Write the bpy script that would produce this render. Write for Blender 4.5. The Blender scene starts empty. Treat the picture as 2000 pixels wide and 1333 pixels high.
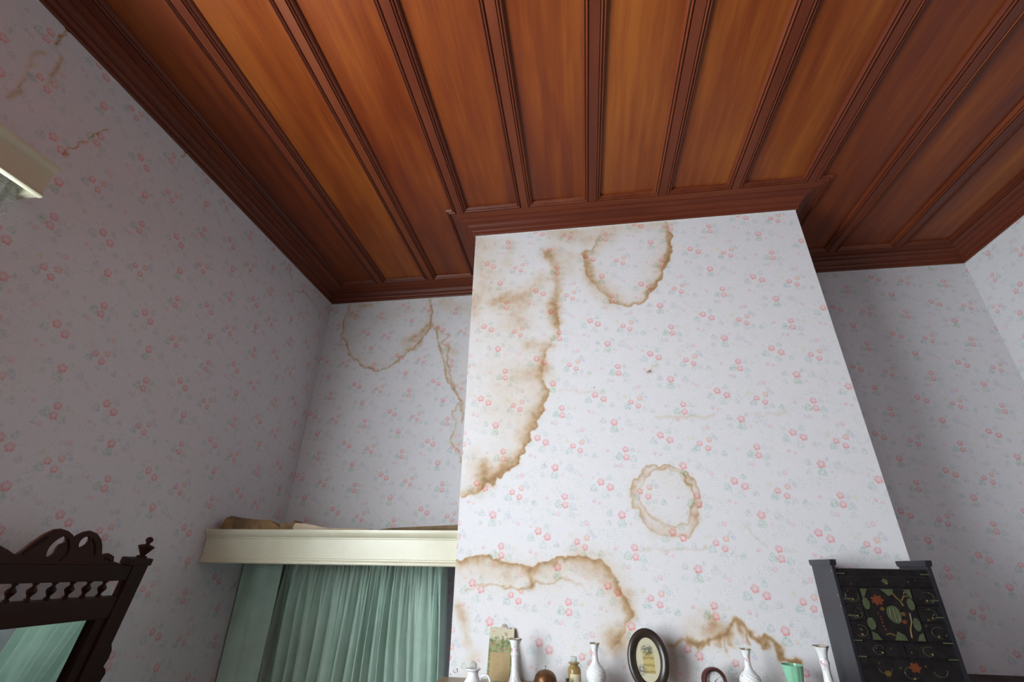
import bpy, bmesh, math, random
import numpy as np
from mathutils import Vector, Matrix
random.seed(7)
PI = math.pi
C = bpy.context.scene.collection
scene = bpy.context.scene

# ---------------------------------------------------------------- room dimensions (metres)
XL, XR = -1.691, 2.293            # left / right wall
XCL, XCR = -0.520, 1.136          # chimney breast sides
YB, YC, YF = 2.613, 2.005, -1.80  # back wall, chimney front, wall behind the camera
ZC = 3.25                         # underside of the cornice
ZS, ZP = 3.318, 3.336             # ceiling stiles / panels
ZSH = 1.238                       # mantel shelf top
WY0, WY1, WZ0, WZ1 = -1.00, 0.80, 0.95, 2.54   # window opening in the left wall
FX0, FX1, FZ0, FZ1 = -1.50, -1.14, 1.25, 2.10    # unseen fill opening added behind the viewer to lift curtain and left alcove

# ---------------------------------------------------------------- camera
cam_d = bpy.data.cameras.new('camera'); cam = bpy.data.objects.new('camera', cam_d); C.objects.link(cam)
cam_d.sensor_width = 36.0; cam_d.lens = 905.5 / 2000 * 36; cam_d.clip_start = 0.02
rx, ry, rz = 0.4545, 0.0165, 0.1517
fw = Vector((-math.sin(rz) * math.cos(rx), math.cos(rz) * math.cos(rx), math.sin(rx)))
r0 = Vector((math.cos(rz), math.sin(rz), 0)); u0 = r0.cross(fw)
rt = math.cos(ry) * r0 + math.sin(ry) * u0; up = -math.sin(ry) * r0 + math.cos(ry) * u0
M = Matrix((rt, up, -fw)).transposed().to_4x4(); M.translation = (0, 0, 1.6)
cam.matrix_world = M
scene.camera = cam

# ---------------------------------------------------------------- daylight
world = bpy.data.worlds.new('overcast'); scene.world = world; world.use_nodes = True
bg = world.node_tree.nodes['Background']
bg.inputs[0].default_value = (0.90, 0.945, 1.0, 1); bg.inputs[1].default_value = 24.5
pl = bpy.data.lights.new('window_portal', 'AREA'); pl.shape = 'RECTANGLE'
pl.size = WZ1 - WZ0; pl.size_y = WY1 - WY0; pl.cycles.is_portal = True
po = bpy.data.objects.new('window_portal', pl); C.objects.link(po)
po.location = (XL - 0.07, (WY0 + WY1) / 2, (WZ0 + WZ1) / 2); po.rotation_euler = (0, -PI / 2, 0)
p2 = bpy.data.lights.new('fill_portal_rear', 'AREA'); p2.shape = 'RECTANGLE'; p2.size = FX1 - FX0; p2.size_y = FZ1 - FZ0; p2.cycles.is_portal = True
po2 = bpy.data.objects.new('fill_portal_rear', p2); C.objects.link(po2)
po2.location = ((FX0 + FX1) / 2, YF - 0.07, (FZ0 + FZ1) / 2); po2.rotation_euler = (PI / 2, 0, PI)  # guides sky light through the added rear fill opening
scene.cycles.max_bounces = 4; scene.cycles.diffuse_bounces = 2; scene.cycles.transparent_max_bounces = 6
scene.view_settings.view_transform = 'Standard'; scene.view_settings.look = 'None'
scene.view_settings.exposure = 0.0; scene.view_settings.gamma = 1.0; scene.view_settings.use_curve_mapping = False

# ---------------------------------------------------------------- helpers
def tag(o, label=None, cat=None, group=None, kind=None):
    if label: o['label'] = label
    if cat: o['category'] = cat
    if group: o['group'] = group
    if kind: o['kind'] = kind
    return o
def empty(name, loc, label, cat, group=None, rot=(0, 0, 0)):
    o = bpy.data.objects.new(name, None); C.objects.link(o); o.location = loc; o.rotation_euler = rot
    o.empty_display_size = 0.02
    return tag(o, label, cat, group)
def mk(name, v, f, mat, parent=None, smooth=False, uv=None):
    me = bpy.data.meshes.new(name); me.from_pydata(v, [], f); me.materials.append(mat)
    if smooth:
        for p in me.polygons: p.use_smooth = True
    o = bpy.data.objects.new(name, me); C.objects.link(o)
    if parent is not None: o.parent = parent
    me.update()
    return o
class MB:
    def __init__(s): s.v = []; s.f = []
    def add(s, v, f):
        n = len(s.v); s.v += [tuple(p) for p in v]; s.f += [tuple(i + n for i in q) for q in f]; return s
    def box(s, x0, x1, y0, y1, z0, z1):
        v = [(x, y, z) for z in (z0, z1) for y in (y0, y1) for x in (x0, x1)]
        return s.add(v, [(0, 2, 3, 1), (4, 5, 7, 6), (0, 1, 5, 4), (2, 6, 7, 3), (0, 4, 6, 2), (1, 3, 7, 5)])
    def bbox(s, x0, x1, y0, y1, z0, z1, b=0.003):
        bm = bmesh.new(); bmesh.ops.create_cube(bm, size=1)
        for w in bm.verts: w.co = Vector(((x0 + x1) / 2 + w.co.x * (x1 - x0), (y0 + y1) / 2 + w.co.y * (y1 - y0), (z0 + z1) / 2 + w.co.z * (z1 - z0)))
        bmesh.ops.bevel(bm, geom=bm.edges[:], offset=b, segments=2, affect='EDGES', profile=0.6)
        bm.verts.index_update(); s.add([w.co for w in bm.verts], [[w.index for w in q.verts] for q in bm.faces]); bm.free(); return s
    def lathe(s, prof, seg=24, c=(0, 0, 0), axis='z', mod=None):
        v = []; f = []; n = len(prof)
        for k in range(seg):
            a = 2 * PI * k / seg
            for r, z in prof:
                rr = r if mod is None else mod(r, z, a)
                p = (rr * math.cos(a), rr * math.sin(a), z)
                if axis == 'y': p = (p[0], p[2], p[1])
                if axis == 'x': p = (p[2], p[0], p[1])
                v.append((p[0] + c[0], p[1] + c[1], p[2] + c[2]))
        for k in range(seg):
            k2 = (k + 1) % seg
            for j in range(n - 1):
                f.append((k * n + j, k2 * n + j, k2 * n + j + 1, k * n + j + 1))
        f.append(tuple(k * n for k in range(seg))[::-1]); f.append(tuple(k * n + n - 1 for k in range(seg)))
        return s.add(v, f)
    def tube(s, pts, r, seg=8, closed=False):
        pts = [Vector(p) for p in pts]; n = len(pts); v = []; f = []
        for i, p in enumerate(pts):
            a = pts[(i - 1) % n] if closed or i > 0 else p; b = pts[(i + 1) % n] if closed or i < n - 1 else p
            t = (b - a).normalized(); h = Vector((0, 0, 1)) if abs(t.z) < .9 else Vector((1, 0, 0))
            x = t.cross(h).normalized(); y = t.cross(x)
            rr = r[i] if isinstance(r, (list, tuple)) else r
            for k in range(seg):
                q = p + (x * math.cos(2 * PI * k / seg) + y * math.sin(2 * PI * k / seg)) * rr; v.append(tuple(q))
        for i in range(n if closed else n - 1):
            i2 = (i + 1) % n
            for k in range(seg):
                k2 = (k + 1) % seg; f.append((i * seg + k, i * seg + k2, i2 * seg + k2, i2 * seg + k))
        if not closed:
            f.append(tuple(range(seg))[::-1]); f.append(tuple((n - 1) * seg + k for k in range(seg)))
        return s.add(v, f)
    def prism(s, poly, a0, a1, axes):       # polygon in two axes extruded along the third
        n = len(poly); v = []
        for a in (a0, a1):
            for p in poly:
                q = [0, 0, 0]; q[axes[0]] = p[0]; q[axes[1]] = p[1]; q[3 - axes[0] - axes[1]] = a; v.append(tuple(q))
        f = [tuple(range(n)), tuple(range(n, 2 * n))[::-1]] + [(i, n + i, n + (i + 1) % n, (i + 1) % n) for i in range(n)]
        return s.add(v, f)
    def build(s, name, mat, parent=None, smooth=False, fix=True):
        o = mk(name, s.v, s.f, mat, parent, smooth)
        if fix:
            bm = bmesh.new(); bm.from_mesh(o.data); bmesh.ops.recalc_face_normals(bm, faces=bm.faces[:]); bm.to_mesh(o.data); bm.free()
        if smooth: o.data.set_sharp_from_angle(angle=math.radians(40))
        return o
def curve_solid(name, outlines, depth, mat, parent, bevel=0.0015, to3=None):
    """2-D outlines (first one outer, others holes) -> solid plate; local x,y -> to3"""
    cu = bpy.data.curves.new(name, 'CURVE'); cu.dimensions = '2D'; cu.fill_mode = 'BOTH'; cu.extrude = depth / 2; cu.bevel_depth = bevel; cu.bevel_resolution = 1
    for L in outlines:
        sp = cu.splines.new('POLY'); sp.points.add(len(L) - 1); sp.use_cyclic_u = True
        for p, q in zip(sp.points, L): p.co = (q[0], q[1], 0, 1)
    t = bpy.data.objects.new('tmp', cu); C.objects.link(t)
    dg = bpy.context.evaluated_depsgraph_get(); me = bpy.data.meshes.new_from_object(t.evaluated_get(dg))
    bpy.data.objects.remove(t); bpy.data.curves.remove(cu)
    for w in me.vertices: w.co = Vector(to3(*w.co))
    me.materials.clear(); me.materials.append(mat); me.name = name
    o = bpy.data.objects.new(name, me); C.objects.link(o); o.parent = parent
    bm = bmesh.new(); bm.from_mesh(me); bmesh.ops.remove_doubles(bm, verts=bm.verts[:], dist=1e-5); bmesh.ops.recalc_face_normals(bm, faces=bm.faces[:]); bm.to_mesh(me); bm.free()
    return o
def smooth_loop(L, n=3):
    for _ in range(n):
        R = []
        for i in range(len(L)):
            a, b = L[i], L[(i + 1) % len(L)]
            R += [(a[0] * .75 + b[0] * .25, a[1] * .75 + b[1] * .25), (a[0] * .25 + b[0] * .75, a[1] * .25 + b[1] * .75)]
        L = R
    return L
def offs(poly, d):
    n = len(poly); R = []
    for i in range(n):
        a, b, c = Vector(poly[i - 1]), Vector(poly[i]), Vector(poly[(i + 1) % n])
        e1 = (b - a).normalized(); e2 = (c - b).normalized(); n1 = Vector((-e1.y, e1.x)); n2 = Vector((-e2.y, e2.x))
        R.append(b + (n1 + n2) * (d / (1 + n1.dot(n2))))
    return R
def loop_mesh(poly, prof, edges=None):
    """profile (inward distance, z) swept round a CCW polygon with mitred corners"""
    m = MB(); n = len(poly); rings = [offs(poly, d) for d, z in prof]
    for i in (range(n) if edges is None else edges):
        j = (i + 1) % n; v = []
        for (d, z), r in zip(prof, rings): v += [(r[i].x, r[i].y, z), (r[j].x, r[j].y, z)]
        m.add(v, [(2 * k, 2 * k + 1, 2 * k + 3, 2 * k + 2) for k in range(len(prof) - 1)])
    return m

# ---------------------------------------------------------------- shader helpers
class NT:
    def __init__(s, nt): s.nt = nt; s.n = nt.nodes; s.l = nt.links
    def val(s, sock, x):
        if x is None: return
        if hasattr(x, 'is_linked') or hasattr(x, 'links'): s.l.new(x, sock)
        else: sock.default_value = x
    def m(s, op, a, b=None, c=None, clamp=False):
        n = s.n.new('ShaderNodeMath'); n.operation = op; n.use_clamp = clamp
        for i, x in enumerate((a, b, c)): s.val(n.inputs[i], x)
        return n.outputs[0]
    def v(s, op, a, b=None, scale=None):
        n = s.n.new('ShaderNodeVectorMath'); n.operation = op
        s.val(n.inputs[0], a); s.val(n.inputs[1], b)
        if scale is not None: s.val(n.inputs['Scale'], scale)
        return n.outputs['Value'] if op in ('LENGTH', 'DOT_PRODUCT', 'DISTANCE') else n.outputs[0]
    def smooth(s, x, a, b, o0=0.0, o1=1.0):
        n = s.n.new('ShaderNodeMapRange'); n.interpolation_type = 'SMOOTHSTEP'
        s.val(n.inputs[0], x); s.val(n.inputs[1], a); s.val(n.inputs[2], b); s.val(n.inputs[3], o0); s.val(n.inputs[4], o1)
        return n.outputs[0]
    def noise(s, vec, scale, detail=3, rough=.5, dist=0.0, col=False):
        n = s.n.new('ShaderNodeTexNoise'); s.val(n.inputs['Vector'], vec); n.inputs['Scale'].default_value = scale
        n.inputs['Detail'].default_value = detail; n.inputs['Roughness'].default_value = rough; n.inputs['Distortion'].default_value = dist
        return n.outputs['Color' if col else 'Fac']
    def mix(s, f, a, b, mode='MIX'):
        n = s.n.new('ShaderNodeMix'); n.data_type = 'RGBA'; n.blend_type = mode; n.clamp_factor = True
        s.val(n.inputs[0], f); s.val(n.inputs[6], a if hasattr(a, 'links') else (*a[:3], 1)); s.val(n.inputs[7], b if hasattr(b, 'links') else (*b[:3], 1))
        return n.outputs[2]
    def sep(s, v):
        n = s.n.new('ShaderNodeSeparateXYZ'); s.val(n.inputs[0], v); return n.outputs
    def comb(s, x, y, z=0.0):
        n = s.n.new('ShaderNodeCombineXYZ'); s.val(n.inputs[0], x); s.val(n.inputs[1], y); s.val(n.inputs[2], z); return n.outputs[0]
    def coord(s, k='Object'): return s.n.new('ShaderNodeTexCoord').outputs[k]
    def ramp(s, f, stops):
        n = s.n.new('ShaderNodeValToRGB'); e = n.color_ramp.elements
        while len(e) < len(stops): e.new(.5)
        for q, (p, c) in zip(e, stops): q.position = p; q.color = (*c, 1)
        s.val(n.inputs[0], f); return n.outputs[0]
    def bump(s, h, strength=.3, dist=.002):
        n = s.n.new('ShaderNodeBump'); n.inputs['Strength'].default_value = strength; n.inputs['Distance'].default_value = dist
        s.val(n.inputs['Height'], h); return n.outputs[0]
def mat(name, col=(.5, .5, .5), rough=.5, metal=0, spec=.5, **kw):
    m = bpy.data.materials.new(name); m.use_nodes = True; t = NT(m.node_tree); b = t.n['Principled BSDF']
    b.inputs['Base Color'].default_value = (*col, 1); b.inputs['Roughness'].default_value = rough; b.inputs['Metallic'].default_value = metal
    b.inputs['Specular IOR Level'].default_value = spec
    for k, x in kw.items(): b.inputs[k.replace('_', ' ')].default_value = x
    return m, t, b
def mottled(name, c1, c2, scale=20, rough=.5, metal=0, spec=.5, bump=0, stretch=(1, 1, 1), **kw):
    m, t, b = mat(name, c1, rough, metal, spec, **kw)
    p = t.v('MULTIPLY', t.coord(), stretch); n = t.noise(p, scale, 4, .6)
    t.l.new(t.mix(t.smooth(n, .3, .7), c1, c2), b.inputs['Base Color'])
    if bump: t.l.new(t.bump(n, bump, .001), b.inputs['Normal'])
    return m
# ---------------------------------------------------------------- wallpaper
PX, PY = 0.522, 0.1895
def g_new(name, ins, outs):
    g = bpy.data.node_groups.new(name, 'ShaderNodeTree')
    for n, ty in ins: g.interface.new_socket(n, in_out='INPUT', socket_type=ty)
    for n, ty in outs: g.interface.new_socket(n, in_out='OUTPUT', socket_type=ty)
    t = NT(g); return g, t, t.n.new('NodeGroupInput'), t.n.new('NodeGroupOutput')
gF, t, gi, go = g_new('fold_repeat', [('P', 'NodeSocketVector'), ('C', 'NodeSocketVector')], [('L', 'NodeSocketVector')])
d = t.sep(t.v('SUBTRACT', gi.outputs[0], gi.outputs[1]))
row = t.m('ROUND', t.m('DIVIDE', d[1], PY)); yy = t.m('SUBTRACT', d[1], t.m('MULTIPLY', row, PY))
x0 = t.m('SUBTRACT', d[0], t.m('MULTIPLY', row, PX / 2)); xx = t.m('SUBTRACT', x0, t.m('MULTIPLY', t.m('ROUND', t.m('DIVIDE', x0, PX)), PX))
t.l.new(t.comb(xx, yy), go.inputs[0])
CL = {'A': (-0.012, 2.452), 'B': (0.353, 2.481), 'C': (0.185, 2.417), 'D': (0.409, 2.363), 'E': (0.268, 2.332)}
# cluster, kind, x, y, radius, phase, ink, strength
EL = [('A', 'f', -.022, .001, .0145, .3, 'rose', 1), ('A', 'f', .017, .016, .0140, 1.0, 'coral', .9), ('A', 'f', .008, -.019, .0145, 2.0, 'rose', 1),
      ('A', 'l', -.038, -.021, .0150, .4, 'teal', .9), ('A', 'l', -.047, .024, .0100, 1.4, 'yellow', .8), ('A', 'l', .068, -.043, .0120, .9, 'green', .7),
      ('A', 'l', .004, -.042, .0110, 2.2, 'green', .5), ('A', 'f', .045, .020, .0100, .1, 'lilac', .6), ('A', 'l', .034, .036, .0090, .1, 'grey', .6),
      ('A', 'l', .033, -.037, .0110, 1.1, 'grey', .5),
      ('B', 'f', -.018, .010, .0175, .2, 'rose', 1), ('B', 'f', .018, -.011, .0175, 1.2, 'rose', 1), ('B', 'l', .017, .025, .0120, .7, 'green', .7),
      ('B', 'l', -.048, -.015, .0160, 1.9, 'teal', .7), ('B', 'l', .000, -.042, .0160, .3, 'green', .45), ('B', 'f', -.048, .027, .0070, .3, 'coral', .5),
      ('B', 'l', .054, -.041, .0120, .2, 'grey', .6), ('B', 'f', -.050, -.065, .0085, .3, 'rose', .7), ('B', 'f', -.029, -.073, .0065, 1.3, 'rose', .7),
      ('B', 'l', -.028, .045, .0080, .6, 'lilac', .5),
      ('C', 'f', .000, .017, .0160, .9, 'rose', 1), ('C', 'f', .001, -.016, .0165, .1, 'rose', .95), ('C', 'l', -.027, -.013, .0160, .8, 'green', .9),
      ('C', 'l', .030, -.024, .0150, 1.8, 'teal', .6), ('C', 'l', .052, .010, .0085, .3, 'yellow', .7), ('C', 'f', -.073, .012, .0075, .3, 'rose', .7),
      ('C', 'f', -.029, -.051, .0105, .8, 'rose', .5), ('C', 'l', .028, .014, .0120, .2, 'grey', .5), ('C', 'l', -.046, -.050, .0090, 1.2, 'grey', .6),
      ('D', 'f', .000, .000, .0185, .5, 'rose', 1), ('D', 'l', -.002, -.031, .0170, .2, 'green', .9), ('D', 'f', .031, -.032, .0075, .2, 'coral', .5),
      ('D', 'l', -.046, .006, .0130, .6, 'grey', .7), ('D', 'l', -.052, -.031, .0110, 1.3, 'green', .5), ('D', 'l', .062, -.005, .0170, .9, 'grey', .5),
      ('D', 'f', .106, -.034, .0100, .7, 'rose', .45), ('D', 'l', .090, -.023, .0110, .1, 'lilac', .5), ('D', 'l', .024, .018, .0080, 2.1, 'grey', .7),
      ('E', 'f', .000, .000, .0120, .4, 'rose', .55), ('E', 'l', -.020, -.006, .0100, 1.4, 'grey', .5), ('E', 'l', .016, -.040, .0140, .4, 'teal', .5),
      ('E', 'l', -.055, .030, .0110, .4, 'grey', .5)]
INK = {'rose': (.80, .16, .17), 'coral': (.80, .27, .12), 'green': (.22, .47, .30), 'teal': (.22, .46, .42), 'yellow': (.66, .60, .22), 'lilac': (.45, .42, .66), 'grey': (.30, .38, .42)}
def wallpaper():
    m, t, b = mat('floral_wallpaper', rough=.62, spec=.25)
    uvn = t.n.new('ShaderNodeUVMap'); uvn.uv_map = 'paper'; P = uvn.outputs[0]
    def nz2(vec, scale, detail):
        o = t.noise(vec, scale, detail); o.node.noise_dimensions = '2D'; return o
    loc = {}
    for k in CL:
        n = t.n.new('ShaderNodeGroup'); n.node_tree = gF; t.l.new(P, n.inputs[0]); n.inputs[1].default_value = (*CL[k], 0); loc[k] = n.outputs[0]
    PAP = (.76, .745, .785)
    nz = nz2(P, 330, 1.5); sn = nz2(P, 105, 2)
    lo = nz2(P, 16, 1)
    base = t.mix(lo, (.745, .722, .755), (.790, .776, .798))
    sk = t.m('MULTIPLY', t.smooth(t.m('ABSOLUTE', t.m('SUBTRACT', sn, .5)), .034, .006), t.smooth(lo, .46, .58))
    base = t.mix(t.m('MULTIPLY', sk, .42), base, (.36, .43, .42))
    at = t.n.new('ShaderNodeAttribute'); at.attribute_name = 'stain'; S = at.outputs['Fac']
    tint = t.m('MINIMUM', t.m('MULTIPLY', S, t.smooth(nz2(P, 45, 1), .2, .75, .84, 1.10)), 1.0)
    stcol = t.ramp(tint, [(0, (1, 1, 1)), (.25, (.91, .815, .69)), (.6, (.71, .50, .30)), (1, (.46, .27, .125))])
    nrm = t.bump(nz2(t.v('MULTIPLY', P, (1, 2.6, 1)), 3.2, 2), .40, .006)
    def pick(items, first):
        best = None; qs = None; col = None
        for k, kd, x, y, r, ph, ink, s in sorted(items, key=lambda e: e[6] != first):
            n = t.n.new('ShaderNodeVectorMath'); n.operation = 'MULTIPLY_ADD'; t.l.new(loc[k], n.inputs[0])
            n.inputs[1].default_value = (1 / r,) * 3; n.inputs[2].default_value = (-x / r, -y / r, 0); q = n.outputs[0]
            c = tuple(PAP[i] + (INK[ink][i] - PAP[i]) * s for i in range(3)); ln = t.v('LENGTH', q)
            if best is None: best, qs, col = ln, q, c; first_c = c; continue
            less = t.m('LESS_THAN', ln, best); best = t.m('MINIMUM', best, ln)
            mv = t.n.new('ShaderNodeMix'); mv.data_type = 'VECTOR'; t.l.new(less, mv.inputs[0]); t.l.new(qs, mv.inputs[4]); t.l.new(q, mv.inputs[5]); qs = mv.outputs[1]
            if c != first_c or hasattr(col, 'links'): col = t.mix(less, col, c)
        return best, t.sep(qs), col
    def cell_shader(items):
        col = base
        leaves = [e for e in items if e[1] == 'l']; fl = [e for e in items if e[1] == 'f']
        if leaves:      # lobed outlines
            rad, q, ink = pick(leaves, 'grey')
            ang = t.m('ADD', t.m('ARCTAN2', q[1], q[0]), .6)
            edge = t.m('ADD', t.m('MULTIPLY', t.m('COSINE', t.m('MULTIPLY', ang, 3.0)), .18), t.m('ADD', t.m('MULTIPLY', nz, 1.1), .34))
            body = t.smooth(t.m('SUBTRACT', edge, rad), 0.0, .2)
            rim = t.smooth(t.m('ABSOLUTE', t.m('SUBTRACT', rad, t.m('MULTIPLY', edge, .86))), .22, .02)
            f = t.m('MAXIMUM', t.m('MULTIPLY', body, t.smooth(sn, .52, .60, .12, .60)), t.m('MULTIPLY', rim, t.smooth(nz, .44, .60, .10, .80)))
            col = t.mix(f, col, ink)
        if fl:          # five petals, darker strokes, pale heart
            rad, q, ink = pick(fl, 'rose')
            wv = t.m('ADD', t.m('MULTIPLY', t.m('ARCTAN2', q[1], q[0]), 5.0), t.m('MULTIPLY', nz, 7.0))
            pet = t.m('ADD', t.m('MULTIPLY', t.m('COSINE', wv), .5), .5)
            edge = t.m('ADD', t.m('MULTIPLY', pet, .16), t.m('ADD', t.m('MULTIPLY', nz, .75), .50))
            body = t.smooth(t.m('SUBTRACT', edge, rad), 0.0, .28)
            ringy = t.smooth(t.m('ABSOLUTE', t.m('SUBTRACT', rad, t.m('MULTIPLY', edge, .66))), .42, .06)
            cup = t.smooth(q[1], .9, -.9, .40, 1.0)
            strokes = t.m('MULTIPLY', t.m('MULTIPLY', ringy, cup), t.m('ADD', t.smooth(nz, .36, .60, .18, .62), t.m('MULTIPLY', pet, .30)))
            f = t.m('MULTIPLY', body, t.m('ADD', t.m('MULTIPLY', strokes, .86), .15))
            col = t.mix(f, col, ink)
        p = t.n.new('ShaderNodeBsdfPrincipled'); p.inputs['Roughness'].default_value = .62; p.inputs['Specular IOR Level'].default_value = .25
        t.l.new(t.mix(1.0, col, stcol, 'MULTIPLY'), p.inputs['Base Color']); t.l.new(nrm, p.inputs['Normal'])
        return p.outputs[0]
    # the sheet is cut into cells round the five bouquets; a printed element belongs to every cell it reaches
    def fold(x, y, k):
        dx, dy = x - CL[k][0], y - CL[k][1]; rw = round(dy / PY); dy -= rw * PY; dx -= rw * PX / 2; return dx - PX * round(dx / PX), dy
    def cell(x, y): return min(CL, key=lambda k: math.hypot(*fold(x, y, k)))
    lists = {k: [] for k in CL}
    for e in EL:
        X, Y = CL[e[0]][0] + e[2], CL[e[0]][1] + e[3]
        pts = [(X, Y)] + [(X + 1.1 * e[4] * math.cos(a), Y + 1.1 * e[4] * math.sin(a)) for a in [2 * PI * i / 12 for i in range(12)]]
        for k in CL:
            if any(cell(*p) == k for p in pts):
                fx, fy = fold(X, Y, k); lists[k].append((k, e[1], fx, fy) + e[4:])
    best = None; sh = None
    for k in CL:
        ln = t.v('LENGTH', loc[k]); s = cell_shader(lists[k])
        if sh is None: best, sh = ln, s; continue
        less = t.m('LESS_THAN', ln, best); best = t.m('MINIMUM', best, ln)
        mx = t.n.new('ShaderNodeMixShader'); t.l.new(less, mx.inputs[0]); t.l.new(sh, mx.inputs[1]); t.l.new(s, mx.inputs[2]); sh = mx.outputs[0]
    t.n.remove(b); t.l.new(sh, t.n['Material Output'].inputs[0])
    return m
M_PAPER = wallpaper()

# ---------------------------------------------------------------- woods and other materials
def ceiling_wood(name, stops, rough=.36, spec=.5, along=1, grain=1.0):
    m, t, b = mat(name, rough=rough, spec=spec)
    oi = t.n.new('ShaderNodeObjectInfo'); rnd = oi.outputs['Random']
    p = t.v('ADD', t.coord(), t.comb(t.m('MULTIPLY', rnd, 37.0), t.m('MULTIPLY', rnd, 91.0), 0.0))
    st = [1, 1, 1]; st[along] = .06
    p1 = t.v('MULTIPLY', p, tuple(st)); st[along] = .22; p2 = t.v('MULTIPLY', p, tuple(st))
    broad = t.noise(p2, 5.0, 2, .55); fine = t.noise(p1, 120, 1, .6); mid = t.noise(p1, 26, 2, .6)
    f = t.m('ADD', t.m('MULTIPLY', broad, .52), t.m('ADD', t.m('MULTIPLY', mid, .36 * grain), t.m('MULTIPLY', fine, .12 * grain)))
    f = t.m('ADD', f, t.m('MULTIPLY', t.m('SUBTRACT', rnd, .5), .22))
    t.l.new(t.ramp(f, stops), b.inputs['Base Color'])
    t.l.new(t.smooth(broad, .3, .7, rough - .05, rough + .12), b.inputs['Roughness'])
    t.l.new(t.bump(fine, .12, .001), b.inputs['Normal'])
    return m
M_PANEL = ceiling_wood('ceiling_panel_wood', [(.28, (.090, .0155, .0055)), (.42, (.155, .0275, .006)), (.55, (.215, .046, .0068)), (.70, (.310, .085, .011))], spec=.30)
M_STILE = ceiling_wood('ceiling_stile_wood', [(.25, (.085, .016, .007)), (.5, (.140, .028, .010)), (.75, (.195, .046, .013))], rough=.42, spec=.3)
M_CORN = ceiling_wood('cornice_wood', [(.25, (.085, .017, .008)), (.5, (.140, .029, .012)), (.75, (.185, .045, .016))], rough=.44, spec=.3, along=0)
M_CORNY = ceiling_wood('cornice_wood_side', [(.25, (.085, .017, .008)), (.5, (.140, .029, .012)), (.75, (.185, .045, .016))], rough=.44, spec=.3, along=1)
M_DARK = ceiling_wood('dark_mahogany', [(.25, (.014, .004, .003)), (.5, (.026, .007, .004)), (.75, (.042, .011, .006))], rough=.46, spec=.22, along=1)
M_DARKV = ceiling_wood('dark_mahogany_upright', [(.25, (.014, .004, .003)), (.5, (.026, .007, .004)), (.75, (.042, .011, .006))], rough=.46, spec=.22, along=2)
M_CREAM = mottled('cream_gloss_paint', (.68, .65, .50), (.62, .58, .43), 6, rough=.32)
M_FLOOR = mottled('brown_carpet', (.10, .05, .03), (.075, .04, .024), 30, rough=.95, spec=.1)
M_WHITE = mottled('white_painted_wood', (.72, .72, .68), (.66, .66, .61), 8, rough=.4)
M_SHELF = mottled('beige_painted_shelf', (.40, .31, .20), (.33, .25, .16), 14, rough=.45)
M_PLASTER = mottled('white_paper_edge', (.75, .74, .74), (.64, .62, .60), 30, rough=.8)
M_BLACK = mottled('black_lacquer', (.012, .011, .012), (.020, .017, .018), 30, rough=.22)
M_BLACK_LIT = mottled('black_lacquer_lit', (.016, .016, .022), (.022, .021, .028), 18, rough=.34)  # lighter, bluer lacquer: window light on the cabinet sides put into the colour
M_JADE = mottled('soapstone_inlay', (.058, .072, .036), (.085, .10, .052), 60, rough=.35)
M_CORAL = mottled('coral_inlay', (.17, .042, .016), (.12, .03, .012), 60, rough=.4)
M_OCHRE = mottled('ochre_inlay', (.15, .085, .02), (.10, .06, .015), 60, rough=.4)
M_GILT = mottled('worn_gilt', (.50, .36, .14), (.30, .22, .10), 80, rough=.35, metal=.8)
M_BRASS = mottled('aged_brass', (.17, .075, .028), (.10, .045, .018), 60, rough=.42, metal=.6)
M_STEEL = mottled('dull_steel', (.30, .29, .28), (.22, .21, .20), 60, rough=.4, metal=.9)
M_FRAME = mottled('dark_oval_frame', (.026, .018, .014), (.040, .027, .020), 40, rough=.28)
M_CLOCKW = mottled('red_brown_clock_wood', (.085, .022, .020), (.060, .018, .016), 40, rough=.3)
M_MIRROR, _, _b = mat('mirror_glass', (.62, .70, .66), .02, 1.0)
M_INK = mottled('pencil_ink', (.05, .05, .06), (.10, .10, .11), 200, rough=.8)
M_KRAFT = mottled('brown_paper', (.22, .14, .075), (.15, .095, .05), 25, rough=.8)
M_SHEET = mottled('old_paper', (.60, .49, .36), (.52, .41, .29), 18, rough=.8)

def glassy(name, col, trans=.6, rough=.08):
    m = bpy.data.materials.new(name); m.use_nodes = True; t = NT(m.node_tree); n = t.n; n.remove(n['Principled BSDF'])
    tr = n.new('ShaderNodeBsdfTransparent'); tr.inputs[0].default_value = (*col, 1)
    pb = n.new('ShaderNodeBsdfPrincipled'); pb.inputs['Base Color'].default_value = (*[c * .8 for c in col], 1); pb.inputs['Roughness'].default_value = rough
    wv = t.noise(t.coord(), 40, 2); t.l.new(t.smooth(wv, .2, .8, rough, rough + .06), pb.inputs['Roughness'])
    mx = n.new('ShaderNodeMixShader'); mx.inputs[0].default_value = 1 - trans
    t.l.new(tr.outputs[0], mx.inputs[1]); t.l.new(pb.outputs[0], mx.inputs[2]); t.l.new(mx.outputs[0], n['Material Output'].inputs[0])
    return m
def pane_glass():
    m = bpy.data.materials.new('window_glass'); m.use_nodes = True; t = NT(m.node_tree); n = t.n; n.remove(n['Principled BSDF'])
    tr = n.new('ShaderNodeBsdfTransparent'); tr.inputs[0].default_value = (.95, .97, .96, 1); gl = n.new('ShaderNodeBsdfGlossy'); gl.inputs['Roughness'].default_value = .02
    mx = n.new('ShaderNodeMixShader'); mx.inputs[0].default_value = .05
    t.l.new(tr.outputs[0], mx.inputs[1]); t.l.new(gl.outputs[0], mx.inputs[2]); t.l.new(mx.outputs[0], n['Material Output'].inputs[0]); return m
M_PANE = pane_glass()
M_CLEAR = glassy('clear_bottle_glass', (.85, .86, .84), .55, .05)
M_AMBER = glassy('amber_bottle_glass', (.52, .36, .14), .35, .08)
M_GREENB = glassy('dark_green_glass', (.03, .10, .05), .12, .06)

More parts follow.
